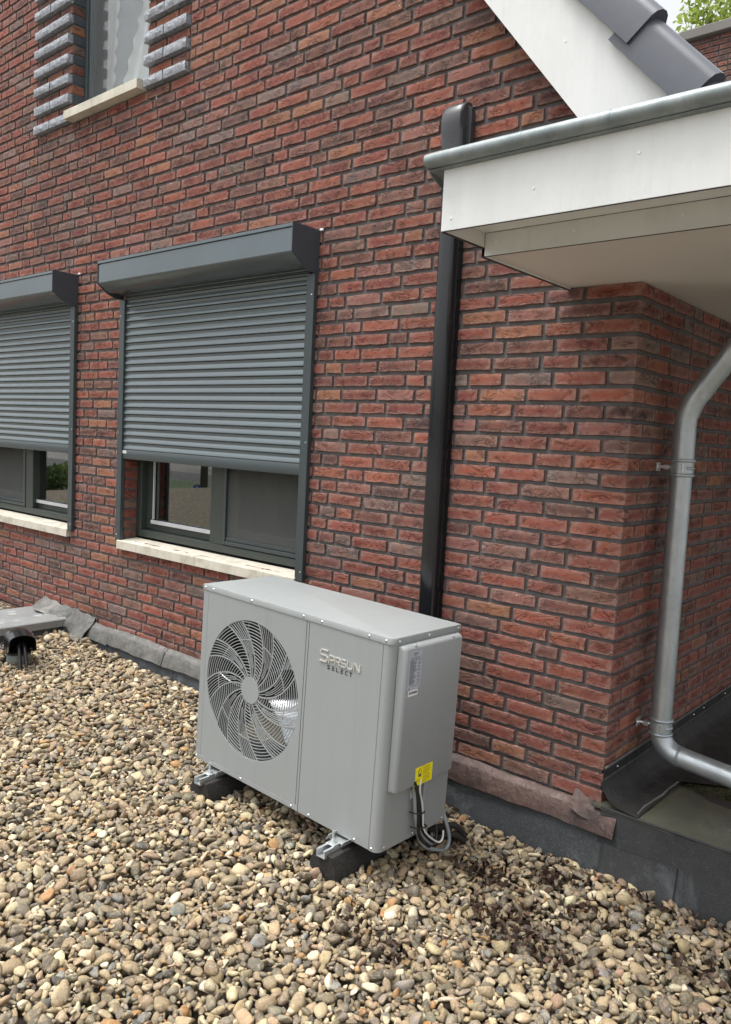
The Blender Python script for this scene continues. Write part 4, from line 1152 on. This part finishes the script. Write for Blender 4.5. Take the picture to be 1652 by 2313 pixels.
# spiral grille
g = MB(); NP = 9; TW = R(38); r0 = .050; bw = .0031; ya, yb = .0003, .0030
def arm(th0, ra=r0, rb=RR, n=16):
    out = []
    for i in range(n+1):
        r_ = ra + (rb-ra)*i/n; f = (r_ - r0)/(RR - r0); a = th0 + TW*(f**.92); out.append((CX + r_*math.cos(a), CZ + r_*math.sin(a)))
    return out
PER = 2*math.pi/NP; NAR = R(18.5)
for k in range(NP):
    t0 = R(68) + k*PER
    w0 = NAR
    for j, wd in ((0, .0052), (1, .0052)): g.ribbon(arm(t0 + j*w0), wd, ya, yb + .001)
    for j in range(1, 6):
        ra = .050 if j in (3,) else (.095 if j in (2, 4) else .15)
        g.ribbon(arm(t0 + w0*j/6, ra), bw*.85, ya + .0002, yb)
    rm_ = .205
    f = (rm_ - r0)/(RR - r0); a0 = t0 + TW*(f**.92); g.ribbon([(CX + rm_*math.cos(a0 + w0*i/4), CZ + rm_*math.sin(a0 + w0*i/4)) for i in range(5)], .0036, ya + .0001, yb)
    nb_ = 17
    for i in range(nb_):
        r_ = .062 + (RR - .008 - .062)*i/(nb_-1); f = (r_ - r0)/(RR - r0)
        a0 = t0 + w0 + TW*(f**.92); wid = PER - w0
        # slightly tilted concentric bars
        pts_ = []
        for q in range(6):
            u = q/5; rr_ = r_ + (.006*(u-.5)) ; rr_ = min(rr_, RR - .001); pts_.append((CX + rr_*math.cos(a0 + wid*u), CZ + rr_*math.sin(a0 + wid*u)))
        g.ribbon(pts_, bw, ya + .0003, yb)
g.build('fan_grille', M['hp'], hp, 20)
b = MB(); b.prism([(CX + .0545*math.cos(2*math.pi*i/40), CZ + .0545*math.sin(2*math.pi*i/40)) for i in range(40)], 'y', -.0006, .004); b.build('grille_hub', M['hp'], hp)
# shroud ring, fan blades, motor and dark inside
def ring(u, v):
    a = 2*math.pi*u; y = .008 + .09*v; rr_ = .284 - .012*math.sin(min(1, v*2)*math.pi/2); return (CX + rr_*math.cos(a), y, CZ + rr_*math.sin(a))
b = MB(); b.grid(ring, 72, 6); b.build('shroud_ring', M['fan_ring'], hp, 60)
fanp = MB(); fanp.cyl((CX, .035, CZ), (CX, .12, CZ), .062, .07, 24); fo = fanp.build('fan_hub', M['fan'], hp, 40)
for k in range(5):
    A0 = R(-6) + k*2*math.pi/5
    def blade(u, v):
        rr_ = .062 + .205*v; a = A0 + (u - .5)*R(34 + 8*v) - R(14)*v; y = .040 + .105*u - .010*v
        return (CX + rr_*math.cos(a), y, CZ + rr_*math.sin(a))
    b = MB(); b.sheet(blade, 14, 12, .004); b.build('fan_blade', M['fan'], hp, 60)
b = MB(); b.box(.004, .640, .20, .205, .01, .75); b.box(.004, .008, .02, .20, .01, .75); b.box(.640, .644, .021, .20, .01, .74); b.box(.004, .64, .021, .20, .004, .010); b.build('fan_chamber', M['black_in'], hp, 0)
# rounded corner column + right side panel (one bent sheet), left side, back
def arcpts(cx, cy, r_, a0, a1, n): return [(cx + r_*math.cos(R(a0 + (a1-a0)*i/n)), cy + r_*math.sin(R(a0 + (a1-a0)*i/n))) for i in range(n+1)]
outl = [(1.0168, 0)] + arcpts(W - .028, .028, .028, -90, 0, 8) + [(W, D), (W - .004, D), (W - .004, .03)] + arcpts(W - .028, .028, .024, 0, -90, 8) + [(1.0168, .004)]
b = MB(); b.prism(outl, 'z', 0, Zt); b.build('side_panel', M['hp'], hp, 40)
HB('side_panel', M['hp'], (0, .004, .0205, D, 0, Zt))
HB('back_coil', M['black_in'], (.004, W-.005, D-.02, D-.004, .01, Zt-.002))
HB('base_pan', M['hp_seam'], (.004, W-.005, .0205, D-.021, .0005, .004))
# lid
lo = [(-.002, -.0025)] + arcpts(W - .024, .0235, .026, -90, 0, 8) + [(W+.002, D+.002), (-.002, D+.002)]
b = MB(); n = len(lo); cxm, cym = W/2, D/2
def inset(p, d): return (p[0] + (d if p[0] < cxm else -d), p[1] + (d if p[1] < cym else -d))
lv = [[(p[0], p[1], Zt + .0005) for p in lo], [(p[0], p[1], H - .004) for p in lo], [(*inset(p, .0015), H - .001) for p in lo], [(*inset(p, .005), H) for p in lo]]
b.add([q for L_ in lv for q in L_], [(k*n+i, k*n+(i+1) % n, (k+1)*n+(i+1) % n, (k+1)*n+i) for k in range(3) for i in range(n)] + [tuple(range(3*n, 4*n)), tuple(range(n))[::-1]])
b.build('lid', M['hp'], hp, 40)
def screw(x, y, z, ax):
    b = MB(); d = {'f': (0, -1, 0), 'r': (1, 0, 0)}[ax]
    b.cyl((x, y, z), (x + d[0]*.0022, y + d[1]*.0022, z), .0052, .0040, 10); b.cyl((x + d[0]*.0022, y + d[1]*.0022, z), (x + d[0]*.0032, y + d[1]*.0032, z), .0040, .0018, 10)
    return b.build('screw', M['screw'], hp, 50)
for x in (.013, .068, .316, .617, .716, .949, 1.027): screw(x, -.0025, .758, 'f')
for x in (.006, .307, .612, .710, .945, 1.027): screw(x, 0, .010, 'f')
for y in (.035, .201, .381): screw(W+.002, y, .757, 'r')
for y in (.038, .199, .380): screw(W, y, .012, 'r')
# electrical cover box on the right side
eo = [(W+.0005, .372), (W+.030, .368), (W+.031, .36), (W+.031, .060)] + arcpts(W + .013, .052, .018, 0, -75, 6) + [(W+.0005, .030)]
eb = MB(); n = len(eo)
cy_ = .2
lv = [[(p[0] - (.020 if p[0] > W+.01 else 0), p[1], .742) for p in eo], [(p[0] - (.006 if p[0] > W+.01 else 0), p[1], .738) for p in eo], [(p[0], p[1], .728) for p in eo], [(p[0], p[1], .228) for p in eo], [(p[0] - (.002 if p[0] > W+.01 else 0), p[1], .2205) for p in eo], [(p[0] - (.010 if p[0] > W+.01 else 0), p[1], .219) for p in eo]]
eb.add([q for L_ in lv for q in L_], [(k*n+i, k*n+(i+1) % n, (k+1)*n+(i+1) % n, (k+1)*n+i) for k in range(5) for i in range(n)] + [tuple(range(5*n, 6*n)), tuple(range(n))[::-1]])
cov = eb.build('electrical_cover', M['hp'], hp, 45)
HB('cover_seam', M['hp_seam'], (W, W+.0006, .0285, .030, .225, .738), ch=0)
for y in (.095, .318):
    b = MB(); b.cyl((W+.0245, y, .7415), (W+.0245, y, .7445), .0052, .0035, 10); b.build('screw', M['screw'], hp, 50)
# labels: matrix turning text plane (x right, y up) onto the right face (local +x)
def on_right(y, z, x): return Matrix(((0, 0, 1, x), (1, 0, 0, y), (0, 1, 0, z), (0, 0, 0, 1)))
def on_front(x, z, y): return Matrix(((1, 0, 0, x), (0, 0, -1, y), (0, 1, 0, z), (0, 0, 0, 1)))
XR = W + .0312
def rlab(name, y0, y1, z0, z1, mat, t=.0006):
    b = MB(); b.box(XR, XR + t, y0, y1, z0, z1); return b.build(name, mat, hp, 0)
rp = rlab('rating_plate', .058, .128, .585, .722, M['label'])
XT = XR + .0008
def bars(par, mat, rows, x=XT, name='print'):
    b = MB()
    for y0, y1, z0, z1 in rows: b.box(x - .0001, x + .0002, y0, y1, z0, z1)
    return b.build(name, mat, par, 0)
text_mesh('SPRSUN', .0085, M['ink'], 'maker_print', rp, on_right(.079, .711, XT), .0001, .85)
text_mesh('SELECT', .0055, M['ink_g'], 'maker_print', rp, on_right(.083, .7045, XT), .0001, .85)
text_mesh('Heat Pump Outdoor Unit', .0046, M['ink'], 'title_print', rp, on_right(.066, .6965, XT), .0001, 1)
rows = [(.061, .126, .7010, .7014), (.061, .126, .6935, .6938)]; r = random.Random(2)
z = .6895
for i in range(22):
    rows.append((.062, .062 + r.uniform(.022, .040), z, z + .0021)); 
    if i % 3 != 2: rows.append((.110, .110 + r.uniform(.006, .014), z, z + .0021))
    z -= .0040
rows += [(.1068, .1072, .605, .688), (.070, .116, .5985, .6002), (.120, .1245, .5885, .592)]
bars(rp, M['ink_g'], rows)
text_mesh('CE', .0085, M['ink'], 'ce_mark', rp, on_right(.060, .5875, XT), .0001, 1)
wp = rlab('barcode_label', .064, .116, .5625, .5835, M['label_w'], .0008); r = random.Random(5); rows = []; y = .068
while y < .111: w_ = r.choice([.0006, .001, .0016]); rows.append((y, y+w_, .5695, .5790)); y += w_ + r.choice([.0006, .0010, .0016])
bars(wp, M['ink_g'], rows, XT + .0003)
yl = MB(); yl.box(XR, XR+.0008, .144, .243, .2165, .284); yl = yl.build('warning_label', M['yellow'], hp, 0)
b = MB()
tri = [(.158, .265), (.1685, .2815), (.179, .265)]
for i in range(3):
    a, c_ = tri[i], tri[(i+1) % 3]; b.ribbon([a, c_], .0012, 0, .0003)
b.v = [(XT + .0002 + y, x, z) for x, y, z in b.v]; b.build('warning_triangle', M['ink'], yl, 0)
text_mesh('!', .012, M['ink'], 'warning_triangle', yl, on_right(.1668, .267, XT + .0003), .0001, 1)
rows = [(.160, .178, .249, .260), ] ; bars(yl, M['ink_g'], [(.161, .169, .2475, .2595), (.1695, .1775, .2475, .2595)], XT + .0002, 'book_symbol')
rows = []; r = random.Random(9); z = .2785
for i in range(15):
    if i in (2, 8): z -= .0022
    rows.append((.187, .187 + r.uniform(.036, .050) * (.6 if i in (6, 13) else 1), z - .0017, z)); z -= .0037
rows += [(.150, .176, .2375, .2392), (.150, .172, .2330, .2345), (.150, .178, .2285, .2300)]
bars(yl, M['ink_y'], rows, XT + .0002)
sm_ = MB(); sm_.box(W, W+.0006, .166, .186, .152, .183); sm_ = sm_.build('earth_label', M['label_w'], hp, 0)
b = MB(); b.box(W+.0006, W+.0009, .166, .186, .173, .183); b.build('earth_label_top', M['yellow'], sm_, 0)
b = MB(); b.prism([(.170, .1745), (.181, .1745), (.1755, .1815)], 'x', W+.0009, W+.0011); b.build('earth_symbol', M['ink'], sm_, 0)

# SPRSUN SELECT lettering on the service panel
lg = MB()
def letter(pts_list, x, z, w_, h_, wd=.0038, y0=-.0035, y1=.0, mb=lg):
    for pts_ in pts_list: mb.ribbon([(x + p[0]*w_, z + p[1]*h_) for p in pts_], wd, y0, y1)
Zb, Zh = .617, .0265
S_ = [[(1, .95), (.25, .95), (.08, .86), (.08, .64), (.25, .54), (.8, .54), (.97, .42), (.97, .16), (.8, .05), (0, .05)], [(.95, .74), (.36, .74), (.3, .70)], [(.70, .30), (.1, .30)]]
letter(S_[:1], .716, .612, .040, .047, .0048)
Pp = [[(0, 0), (0, .62), (.1, .62)], [(0, .98), (.82, .98), (1, .85), (1, .5), (.85, .38), (.25, .38)]]
Rr_ = [[(0, 0), (0, .62)], [(0, .98), (.82, .98), (1, .85), (1, .52), (.85, .42), (.25, .42)], [(.55, .42), (1, 0)]]
S2 = [[(1, .97), (.15, .97), (0, .84), (0, .6), (.15, .5), (.85, .5), (1, .38), (1, .14), (.85, .02), (0, .02)]]
U_ = [[(0, 1), (0, .2), (.18, .02), (.82, .02), (1, .2), (1, 1)]]
N_ = [[(0, 0), (0, .98), (.12, .98), (.88, .02), (1, .02), (1, 1)]]
for L_, x, w_ in ((Pp, .765, .024), (Rr_, .795, .024), (S2, .825, .024), (U_, .856, .024), (N_, .889, .027)): letter(L_, x, Zb, w_, Zh)
lg.build('logo_lettering', M['logo'], hp, 20)
sel = MB(); h_ = .0155; zb = .5905
def sl_(pl, x, w_=.0125): letter(pl, x, zb, w_, h_, .0034, -.0006, 0, sel)
E3 = [[(0, .9), (1, .9)], [(0, .5), (1, .5)], [(0, .1), (1, .1)]]
sl_([[(1, .9), (.3, .9), (.05, .75), (.3, .52), (.75, .48), (.95, .3), (.75, .1), (0, .1)]], .757)
sl_(E3, .779); sl_([[(.1, 1), (.1, .1), (1, .1)]], .802); sl_(E3, .823)
sl_([[(1, .9), (.4, .9), (.1, .7), (.1, .3), (.4, .1), (1, .1)]], .846); sl_([[(0, .9), (1, .9)], [(.5, .9), (.5, 0)]], .868)
sel.build('select_lettering', M['ink'], hp, 0)

# ================================================================== SUPPORT FEET
def foot(xc, z0, yf, label):
    t = thing('support_foot', (xc, yf, z0), label, 'support foot', 'rubber support feet under the heat pump')
    b = MB(); e = [(-.064, -.03), (-.066, .05), (-.046, .094), (-.0225, .096), (-.0225, .082), (.0225, .082), (.0225, .096), (.046, .094), (.066, .05), (.064, -.03)]
    n = len(e); secs = [(.0, .93), (.014, 1.0), (.50, 1.0), (.514, .93)]
    vs = [(x*k, y, -.03 + (z+.03)*(.985 if k < 1 else 1)) for y, k in secs for x, z in e]
    fs = [(k*n+i, k*n+(i+1) % n, (k+1)*n+(i+1) % n, (k+1)*n+i) for k in range(3) for i in range(n)]
    for base_ in (0, 3*n):
        fs += [(base_+0, base_+1, base_+8, base_+9), (base_+1, base_+2, base_+3, base_+4), (base_+1, base_+4, base_+5, base_+8), (base_+5, base_+6, base_+7, base_+8)]
    b.add(vs, fs); b.build('rubber_block', M['rubber'], t, 30)
    b = MB(); ch_ = [(-.0205, .084), (-.0205, .112), (-.011, .112), (-.011, .1085), (-.0175, .1085), (-.0175, .087), (.0175, .087), (.0175, .1085), (.011, .1085), (.011, .112), (.0205, .112), (.0205, .084)]
    b.prism(ch_, 'y', -.012, .50); b.build('steel_rail', M['galv'], t, 0)
    for yy in (.052, .36):
        b = MB(); b.box(-.020, .020, yy-.018, yy+.018, .1125, .1165, .001); b.box(-.030, .034, yy+.010, yy+.05, .117, .1195, .0005); br = b.build('mount_plate', M['galv'], t)
        b = MB(); b.cyl((0, yy, .10), (0, yy, .160), .0045, n=10); b.build('bolt', M['galv'], br)
        b = MB(); b.cyl((0, yy, .1165), (0, yy, .119), .013, n=16); b.cyl((0, yy, .119), (0, yy, .128), .0085, n=6); b.build('nut', M['galv'], br)
        b = MB(); b.prism([(-.034, .118), (-.020, .142), (-.017, .142), (-.030, .118)], 'y', yy-.004, yy+.05); b.build('bracket_wing', M['galv'], br, 0); b = MB(); b.prism([(.040, .118), (.050, .136), (.053, .136), (.044, .118)], 'y', yy-.004, yy+.05); b.build('bracket_wing', M['galv'], br, 0)
    return t
foot(-1.415, .006, -.775, 'rubber support foot with rail under the left end of the heat pump')
foot(-.668, -.006, -.805, 'rubber support foot with rail under the right end of the heat pump')

# ================================================================== CABLES
def hpw(p): q = HPO + HPM @ np.array(p); return (float(q[0]), float(q[1]), float(q[2]))
def cable(name, pts_, r_, mat, label, grp=None):
    P_w = [hpw(p) for p in pts_]; o = Vector(P_w[-1]); b = MB(); b.tube([Vector(p) - o for p in P_w], r_, 10, 6)
    me = b.mesh(name, mat, 60); ob = link(name, me); ob.location = o; tag(ob, label, 'cable', grp); return ob
g_ = 'cables hanging from the heat pump'
def sh(l, dx, dy=0, dz=0): return [(x+dx, y+dy, z+dz) for x, y, z in l]
WH = [(1.087,.181,.235),(1.087,.179,.191),(1.087,.197,.145),(1.087,.209,.098),(1.087,.220,.037),(1.087,.259,-.009),(1.087,.325,-.056),(1.087,.350,-.048),(1.085,.353,-.020)]
G1 = [(1.072,.158,.235),(1.076,.166,.166),(1.078,.177,.095),(1.080,.193,.04),(1.082,.211,-.008),(1.082,.253,-.051),(1.082,.312,-.082),(1.082,.373,-.106),(1.080,.402,-.097),(1.076,.410,-.064),(1.06,.402,-.009),(1.03,.405,.05)]
G2 = [(1.074,.224,.235),(1.074,.221,.159),(1.074,.216,.117),(1.072,.209,.082),(1.074,.221,.021),(1.076,.256,-.026),(1.070,.306,-.062),(1.03,.36,-.075),(.99,.40,-.03)]
K1 = [(1.086,.144,.235),(1.088,.168,.18),(1.088,.180,.12),(1.088,.187,.05),(1.088,.200,.009),(1.085,.237,-.032),(1.08,.277,-.060),(1.04,.33,-.078),(1.0,.38,-.05)]
K2 = [(1.080,.165,.235),(1.083,.183,.163),(1.083,.203,.088),(1.083,.217,.033),(1.081,.252,-.011),(1.079,.305,-.051),(1.073,.329,-.036),(1.060,.340,.002)]
cable('grey_cable', G1, .0072, M['cable_g'], 'thickest grey cable looping out past the rear corner of the heat pump', g_)
cable('grey_cable', G2, .0058, M['cable_g'], 'straighter grey cable leaving the right edge of the yellow label', g_)
cable('black_cable', K1, .0062, M['cable_k'], 'thick black cable, leftmost below the yellow label', g_)
cable('black_cable', K2, .0045, M['cable_k'], 'thin black cable between the white and grey cables', g_)
cable('white_cable', WH, .0036, M['cable_w'], 'thin white cable hanging below the yellow label in a hooked loop', g_)
for pts_, lab in (([(1.068,.150,.113),(1.098,.160,.114),(1.098,.205,.106),(1.068,.215,.104)], 'upper black cable tie round the cable bundle'), ([(1.068,.165,.052),(1.098,.178,.052),(1.098,.225,.046),(1.068,.23,.044)], 'lower black cable tie round the cable bundle')):
    P_w = [hpw(p) for p in pts_]; o = Vector(P_w[0]); b = MB(); b.tube([Vector(p) - o for p in P_w], .0026, 6, 4); ob = link('cable_tie', b.mesh('cable_tie', M['cable_k'], 60)); ob.location = o; tag(ob, lab, 'cable tie', 'cable ties')
b = MB(); b.tube([(-.53, -.36, .07), (-.475, -.29, .085), (-.455, -.25, .06), (-.45, -.22, .0)], .012, 10, 4); b.tube([(-.50, -.33, .04), (-.455, -.29, .055), (-.43, -.24, .01)], .010, 10, 4)
ob = b.build('pipe_insulation', M['rubber'], None, 60); tag(ob, 'black foam insulated pipe curling on the gravel behind the heat pump corner', 'pipe')
b = MB(); b.tube([(-.822, -.03, .70), (-.822, -.035, .13), (-.80, -.12, .06), (-.72, -.25, .08)], .022, 10, 4); ob = b.build('insulated_pipe', M['rubber'], None, 60); tag(ob, 'black insulated pipe from the foot of the pipe cover to the heat pump', 'pipe')

# ================================================================== GRAVEL
def ico(sub):
    b = bmesh.new(); bmesh.ops.create_icosphere(b, subdivisions=sub, radius=1); b.verts.ensure_lookup_table()
    v = np.array([x.co[:] for x in b.verts]); f = np.array([[q.index for q in p.verts] for p in b.faces]); b.free(); return v, f
def far_gravel():
    k = N('far_gravel'); g = k.geo()
    vo = k.n('ShaderNodeTexVoronoi', i_Scale=38.0); k.l(g, vo.inputs['Vector'])
    hsv = k.n('ShaderNodeSeparateColor'); k.l(vo.outputs['Color'], hsv.inputs[0])
    c = k.ramp(hsv.outputs[0], [(0., (.12, .10, .075)), (.35, (.24, .19, .125)), (.7, (.40, .31, .18)), (1., (.58, .50, .37))])
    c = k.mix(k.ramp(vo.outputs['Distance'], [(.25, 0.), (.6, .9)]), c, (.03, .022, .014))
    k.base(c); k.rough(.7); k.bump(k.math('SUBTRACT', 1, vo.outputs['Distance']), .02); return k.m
M['far_gravel'] = far_gravel()
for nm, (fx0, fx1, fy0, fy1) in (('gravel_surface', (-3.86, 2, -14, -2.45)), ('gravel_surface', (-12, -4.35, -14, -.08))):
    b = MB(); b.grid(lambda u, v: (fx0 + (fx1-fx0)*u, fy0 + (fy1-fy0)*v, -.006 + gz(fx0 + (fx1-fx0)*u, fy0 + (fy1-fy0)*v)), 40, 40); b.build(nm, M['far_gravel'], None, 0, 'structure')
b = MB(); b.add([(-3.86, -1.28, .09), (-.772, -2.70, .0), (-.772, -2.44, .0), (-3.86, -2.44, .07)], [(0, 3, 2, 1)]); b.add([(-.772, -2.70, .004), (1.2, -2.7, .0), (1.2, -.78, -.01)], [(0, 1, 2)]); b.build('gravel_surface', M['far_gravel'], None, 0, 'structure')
b = MB(); b.grid(lambda u, v: (-12 + 14*u, -14 + 13.93*v, -.062 + gz(-12 + 14*u, -14 + 13.93*v)), 70, 70); b.build('flat_roof', M['gbase'], None, 0, 'structure')
b = MB(); b.box(-12, 2, -14, -.1, ZS, -.45); b.build('roof_slab', M['paving'], None, 0, 'structure')
CELL = .004; GX0, GX1, GY0, GY1 = -3.88, 1.15, -2.55, -.06
nxg = int((GX1-GX0)/CELL)+1; nyg = int((GY1-GY0)/CELL)+1
XX = GX0 + CELL*np.arange(nxg)[:, None]; YY = GY0 + CELL*np.arange(nyg)[None, :]
def gza(x, y):
    s = .022 + .034*(-np.minimum(x, 1.0) - .6); return np.maximum(s, .008) + .035*np.exp(-np.maximum(0, -y-.05)/.25) * np.where(x < -1.6, 1.3, .9)
WET = [(-.30, -.36, .13, .05, .030), (-.07, -.22, .10, .06, .024), (.13, -.34, .07, .045, .026), (-.05, -.52, .12, .10, .032), (.10, -.62, .10, .05, .022), (-.30, -.95, .16, .05, .018), (.50, -.35, .12, .05, .018), (-.52, -.24, .10, .06, .022), (.34, -.13, .14, .03, .016)]
def wet(x, y):
    s = 0
    for cx, cy, a, b_, d in WET: s = s + d*np.exp(-(((x-cx)/a)**2 + ((y-cy)/b_)**2))
    return s
TG = gza(XX, YY) - wet(XX, YY) + .004*np.sin(XX*5.1 + YY*3)*np.cos(YY*6.3 - XX*2)
Hm = TG - .030
# keep pebbles out of blocks, pipe and upstand
def ok(x, y):
    if y > -.085 - (0 if x < .0 else .0): return False
    for xc, y0 in ((-1.415, -.775), (-.668, -.805)):
        if abs(x-xc) < .070 and y0 - .008 < y < y0 + .52: return False
    if (x+3.53)**2 + (y+.55)**2 < .09**2: return False
    return x > GX0 + .02
# triangle seen by the camera, with a margin
def seen(x, y):
    if (y + 1.903) < (x + .772) * ((-.523+1.903)/(.635+.772)) - .5: return False
    if (y + 1.903) < (x + .772) * ((-.498+1.903)/(-3.853+.772)) - .5: return False
    return True
gr = np.random.RandomState(5)
LV, LF, LC = [], [], []
v1, f1 = ico(2); v2, f2 = ico(3); v2n = len(v2)
peb = []
PC = [((.37,.280,.165),18), ((.245,.190,.120),20), ((.160,.135,.098),18), ((.49,.40,.25),14), ((.215,.190,.145),10), ((.66,.57,.40),8), ((.34,.18,.065),3), ((.105,.090,.066),10), ((.30,.20,.13),4), ((.075,.075,.070),3), ((.20,.20,.19),3)]
pw = np.array([p[1] for p in PC], float); pw /= pw.sum(); pcs = np.array([p[0] for p in PC])
NPEB = 25000
cand = gr.uniform(0, 1, (NPEB, 7, 2)); sizes = np.clip(np.exp(gr.normal(math.log(.0113), .42, NPEB)), .005, .028)
sizes[gr.choice(NPEB, NPEB, replace=False)] = sizes
for i in range(NPEB):
    a = sizes[i]; best = None
    for q in range(7):
        x = GX0 + cand[i, q, 0]*(GX1-GX0); y = GY0 + cand[i, q, 1]*(GY1-GY0)
        if not seen(x, y) or not ok(x, y): continue
        ix = int((x-GX0)/CELL); iy = int((y-GY0)/CELL); k = max(1, int(a*.55/CELL))
        wv = Hm[max(0, ix-k):ix+k+1, max(0, iy-k):iy+k+1]
        if wv.size == 0: continue
        hm_ = wv.max()*.45 + wv.mean()*.55; e_ = hm_ - TG[ix, iy]
        if best is None or e_ < best[0]: best = (e_, x, y, ix, iy, hm_)
    if best is None: continue
    e_, x, y, ix, iy, hm_ = best
    c = a * gr.uniform(.28, .62); bb = a * gr.uniform(.50, .90)
    if e_ > .012: continue
    zc = hm_ + c*.62
    kk = max(1, int((a*.5+bb*.5)/CELL)); xs = np.arange(max(0, ix-kk), min(nxg, ix+kk+1)); ys = np.arange(max(0, iy-kk), min(nyg, iy+kk+1))
    dd = ((xs[:, None]-ix)**2 + (ys[None, :]-iy)**2) * CELL**2 / (.5*a+.5*bb)**2
    top = zc + c*np.sqrt(np.clip(1-dd, 0, 1)); sub = Hm[xs[0]:xs[-1]+1, ys[0]:ys[-1]+1]; np.copyto(sub, np.maximum(sub, np.where(dd < 1, top, -9)))
    peb.append((x, y, zc, a, bb, c))
peb = np.array(peb)
# a few pebbles on upturned, steeper sides
n = len(peb); yaw = gr.uniform(0, 2*math.pi, n); tx = gr.normal(0, .45, n); ty = gr.normal(0, .45, n)
def rotmats(a, b_, c_):
    ca, sa, cb, sb, cc, s_ = np.cos(a), np.sin(a), np.cos(b_), np.sin(b_), np.cos(c_), np.sin(c_)
    Z = np.zeros_like(a); O = np.ones_like(a)
    Rz = np.stack([np.stack([ca, -sa, Z], 1), np.stack([sa, ca, Z], 1), np.stack([Z, Z, O], 1)], 1)
    Rx = np.stack([np.stack([O, Z, Z], 1), np.stack([Z, cb, -sb], 1), np.stack([Z, sb, cb], 1)], 1)
    Ry = np.stack([np.stack([cc, Z, s_], 1), np.stack([Z, O, Z], 1), np.stack([-s_, Z, cc], 1)], 1)
    return Rz @ Rx @ Ry
RM = rotmats(yaw, tx, ty)
dist = np.linalg.norm(peb[:, :3] - CAM, axis=1); near = dist < np.partition(dist, min(n-1, 2300))[min(n-1, 2300)]
colr = pcs[gr.choice(len(PC), n, p=pw)] * gr.uniform(.78, 1.22, (n, 1)) * gr.uniform(.95, 1.05, (n, 3))
wt = np.clip(wet(peb[:, 0], peb[:, 1]) / .022, 0, 1); colr = colr * (1 - .68*wt[:, None])
allv, allf, allc = [], [], []; off = 0
for base_v, base_f, sel_ in ((v2, f2, near), (v1, f1, ~near)):
    idx = np.where(sel_)[0]; m_ = len(idx)
    if not m_: continue
    V = np.repeat(base_v[None], m_, 0)
    # angular-ish: push towards rounded box, then lobes
    p_ = gr.uniform(1.6, 3.4, m_)[:, None]; nrm = (np.abs(V)**p_[..., None]).sum(2)**(1/p_); V = V / nrm[..., None]
    for t in range(4):
        d = gr.normal(size=(m_, 1, 3)) * (1.1 + .7*t); ph = gr.uniform(0, 6.28, (m_, 1)); V = V * (1 + (.10/(1+.5*t)) * np.sin((V*d).sum(2) + ph))[..., None]
    for t in range(7):      # broken facets
        d = gr.normal(size=(m_, 3)); d /= np.linalg.norm(d, axis=1)[:, None]; h_ = gr.uniform(.36, .98, m_)
        ov = np.maximum(0, np.einsum('nvi,ni->nv', V, d) - h_[:, None]); V = V - (ov*.85)[..., None]*d[:, None, :]
    V = V * peb[idx][:, None, 3:6] * 1.16; V = np.einsum('nij,nvj->nvi', RM[idx], V) + peb[idx][:, None, :3]
    F = base_f[None] + (np.arange(m_)*len(base_v))[:, None, None] + off
    allv.append(V.reshape(-1, 3)); allf.append(F.reshape(-1, 3)); allc.append(np.repeat(np.concatenate([colr[idx], np.ones((m_, 1))], 1), len(base_v), 0)); off += m_*len(base_v)
AV = np.concatenate(allv); AF = np.concatenate(allf); AC = np.concatenate(allc)
me = bpy.data.meshes.new('gravel'); me.vertices.add(len(AV)); me.vertices.foreach_set('co', AV.astype(np.float32).ravel())
me.loops.add(AF.size); me.loops.foreach_set('vertex_index', AF.ravel().astype(np.int32)); me.polygons.add(len(AF)); me.polygons.foreach_set('loop_start', np.arange(0, AF.size, 3, dtype=np.int32)); me.update(calc_edges=True)
me.attributes.new('pcol', 'FLOAT_COLOR', 'POINT').data.foreach_set('color', AC.astype(np.float32).ravel()); me.materials.append(M['gravel']); me.shade_smooth()
link('gravel', me, None, 'stuff'); print('pebbles', n, 'tris', len(AF))
# leaf litter
pts = []; r = random.Random(12)
while len(pts) < 900:
    x = r.uniform(-.7, .7); y = r.uniform(-1.1, -.09); w_ = float(wet(x, y))
    if r.random() < w_/.03 + (.12 if -.14 < y and x > -.6 else 0): pts.append((x, y, float(gza(np.array(x), np.array(y))) - w_ + r.uniform(-.012, .008)))
tufts('leaf_litter', M['litter'], pts, .011, 13)
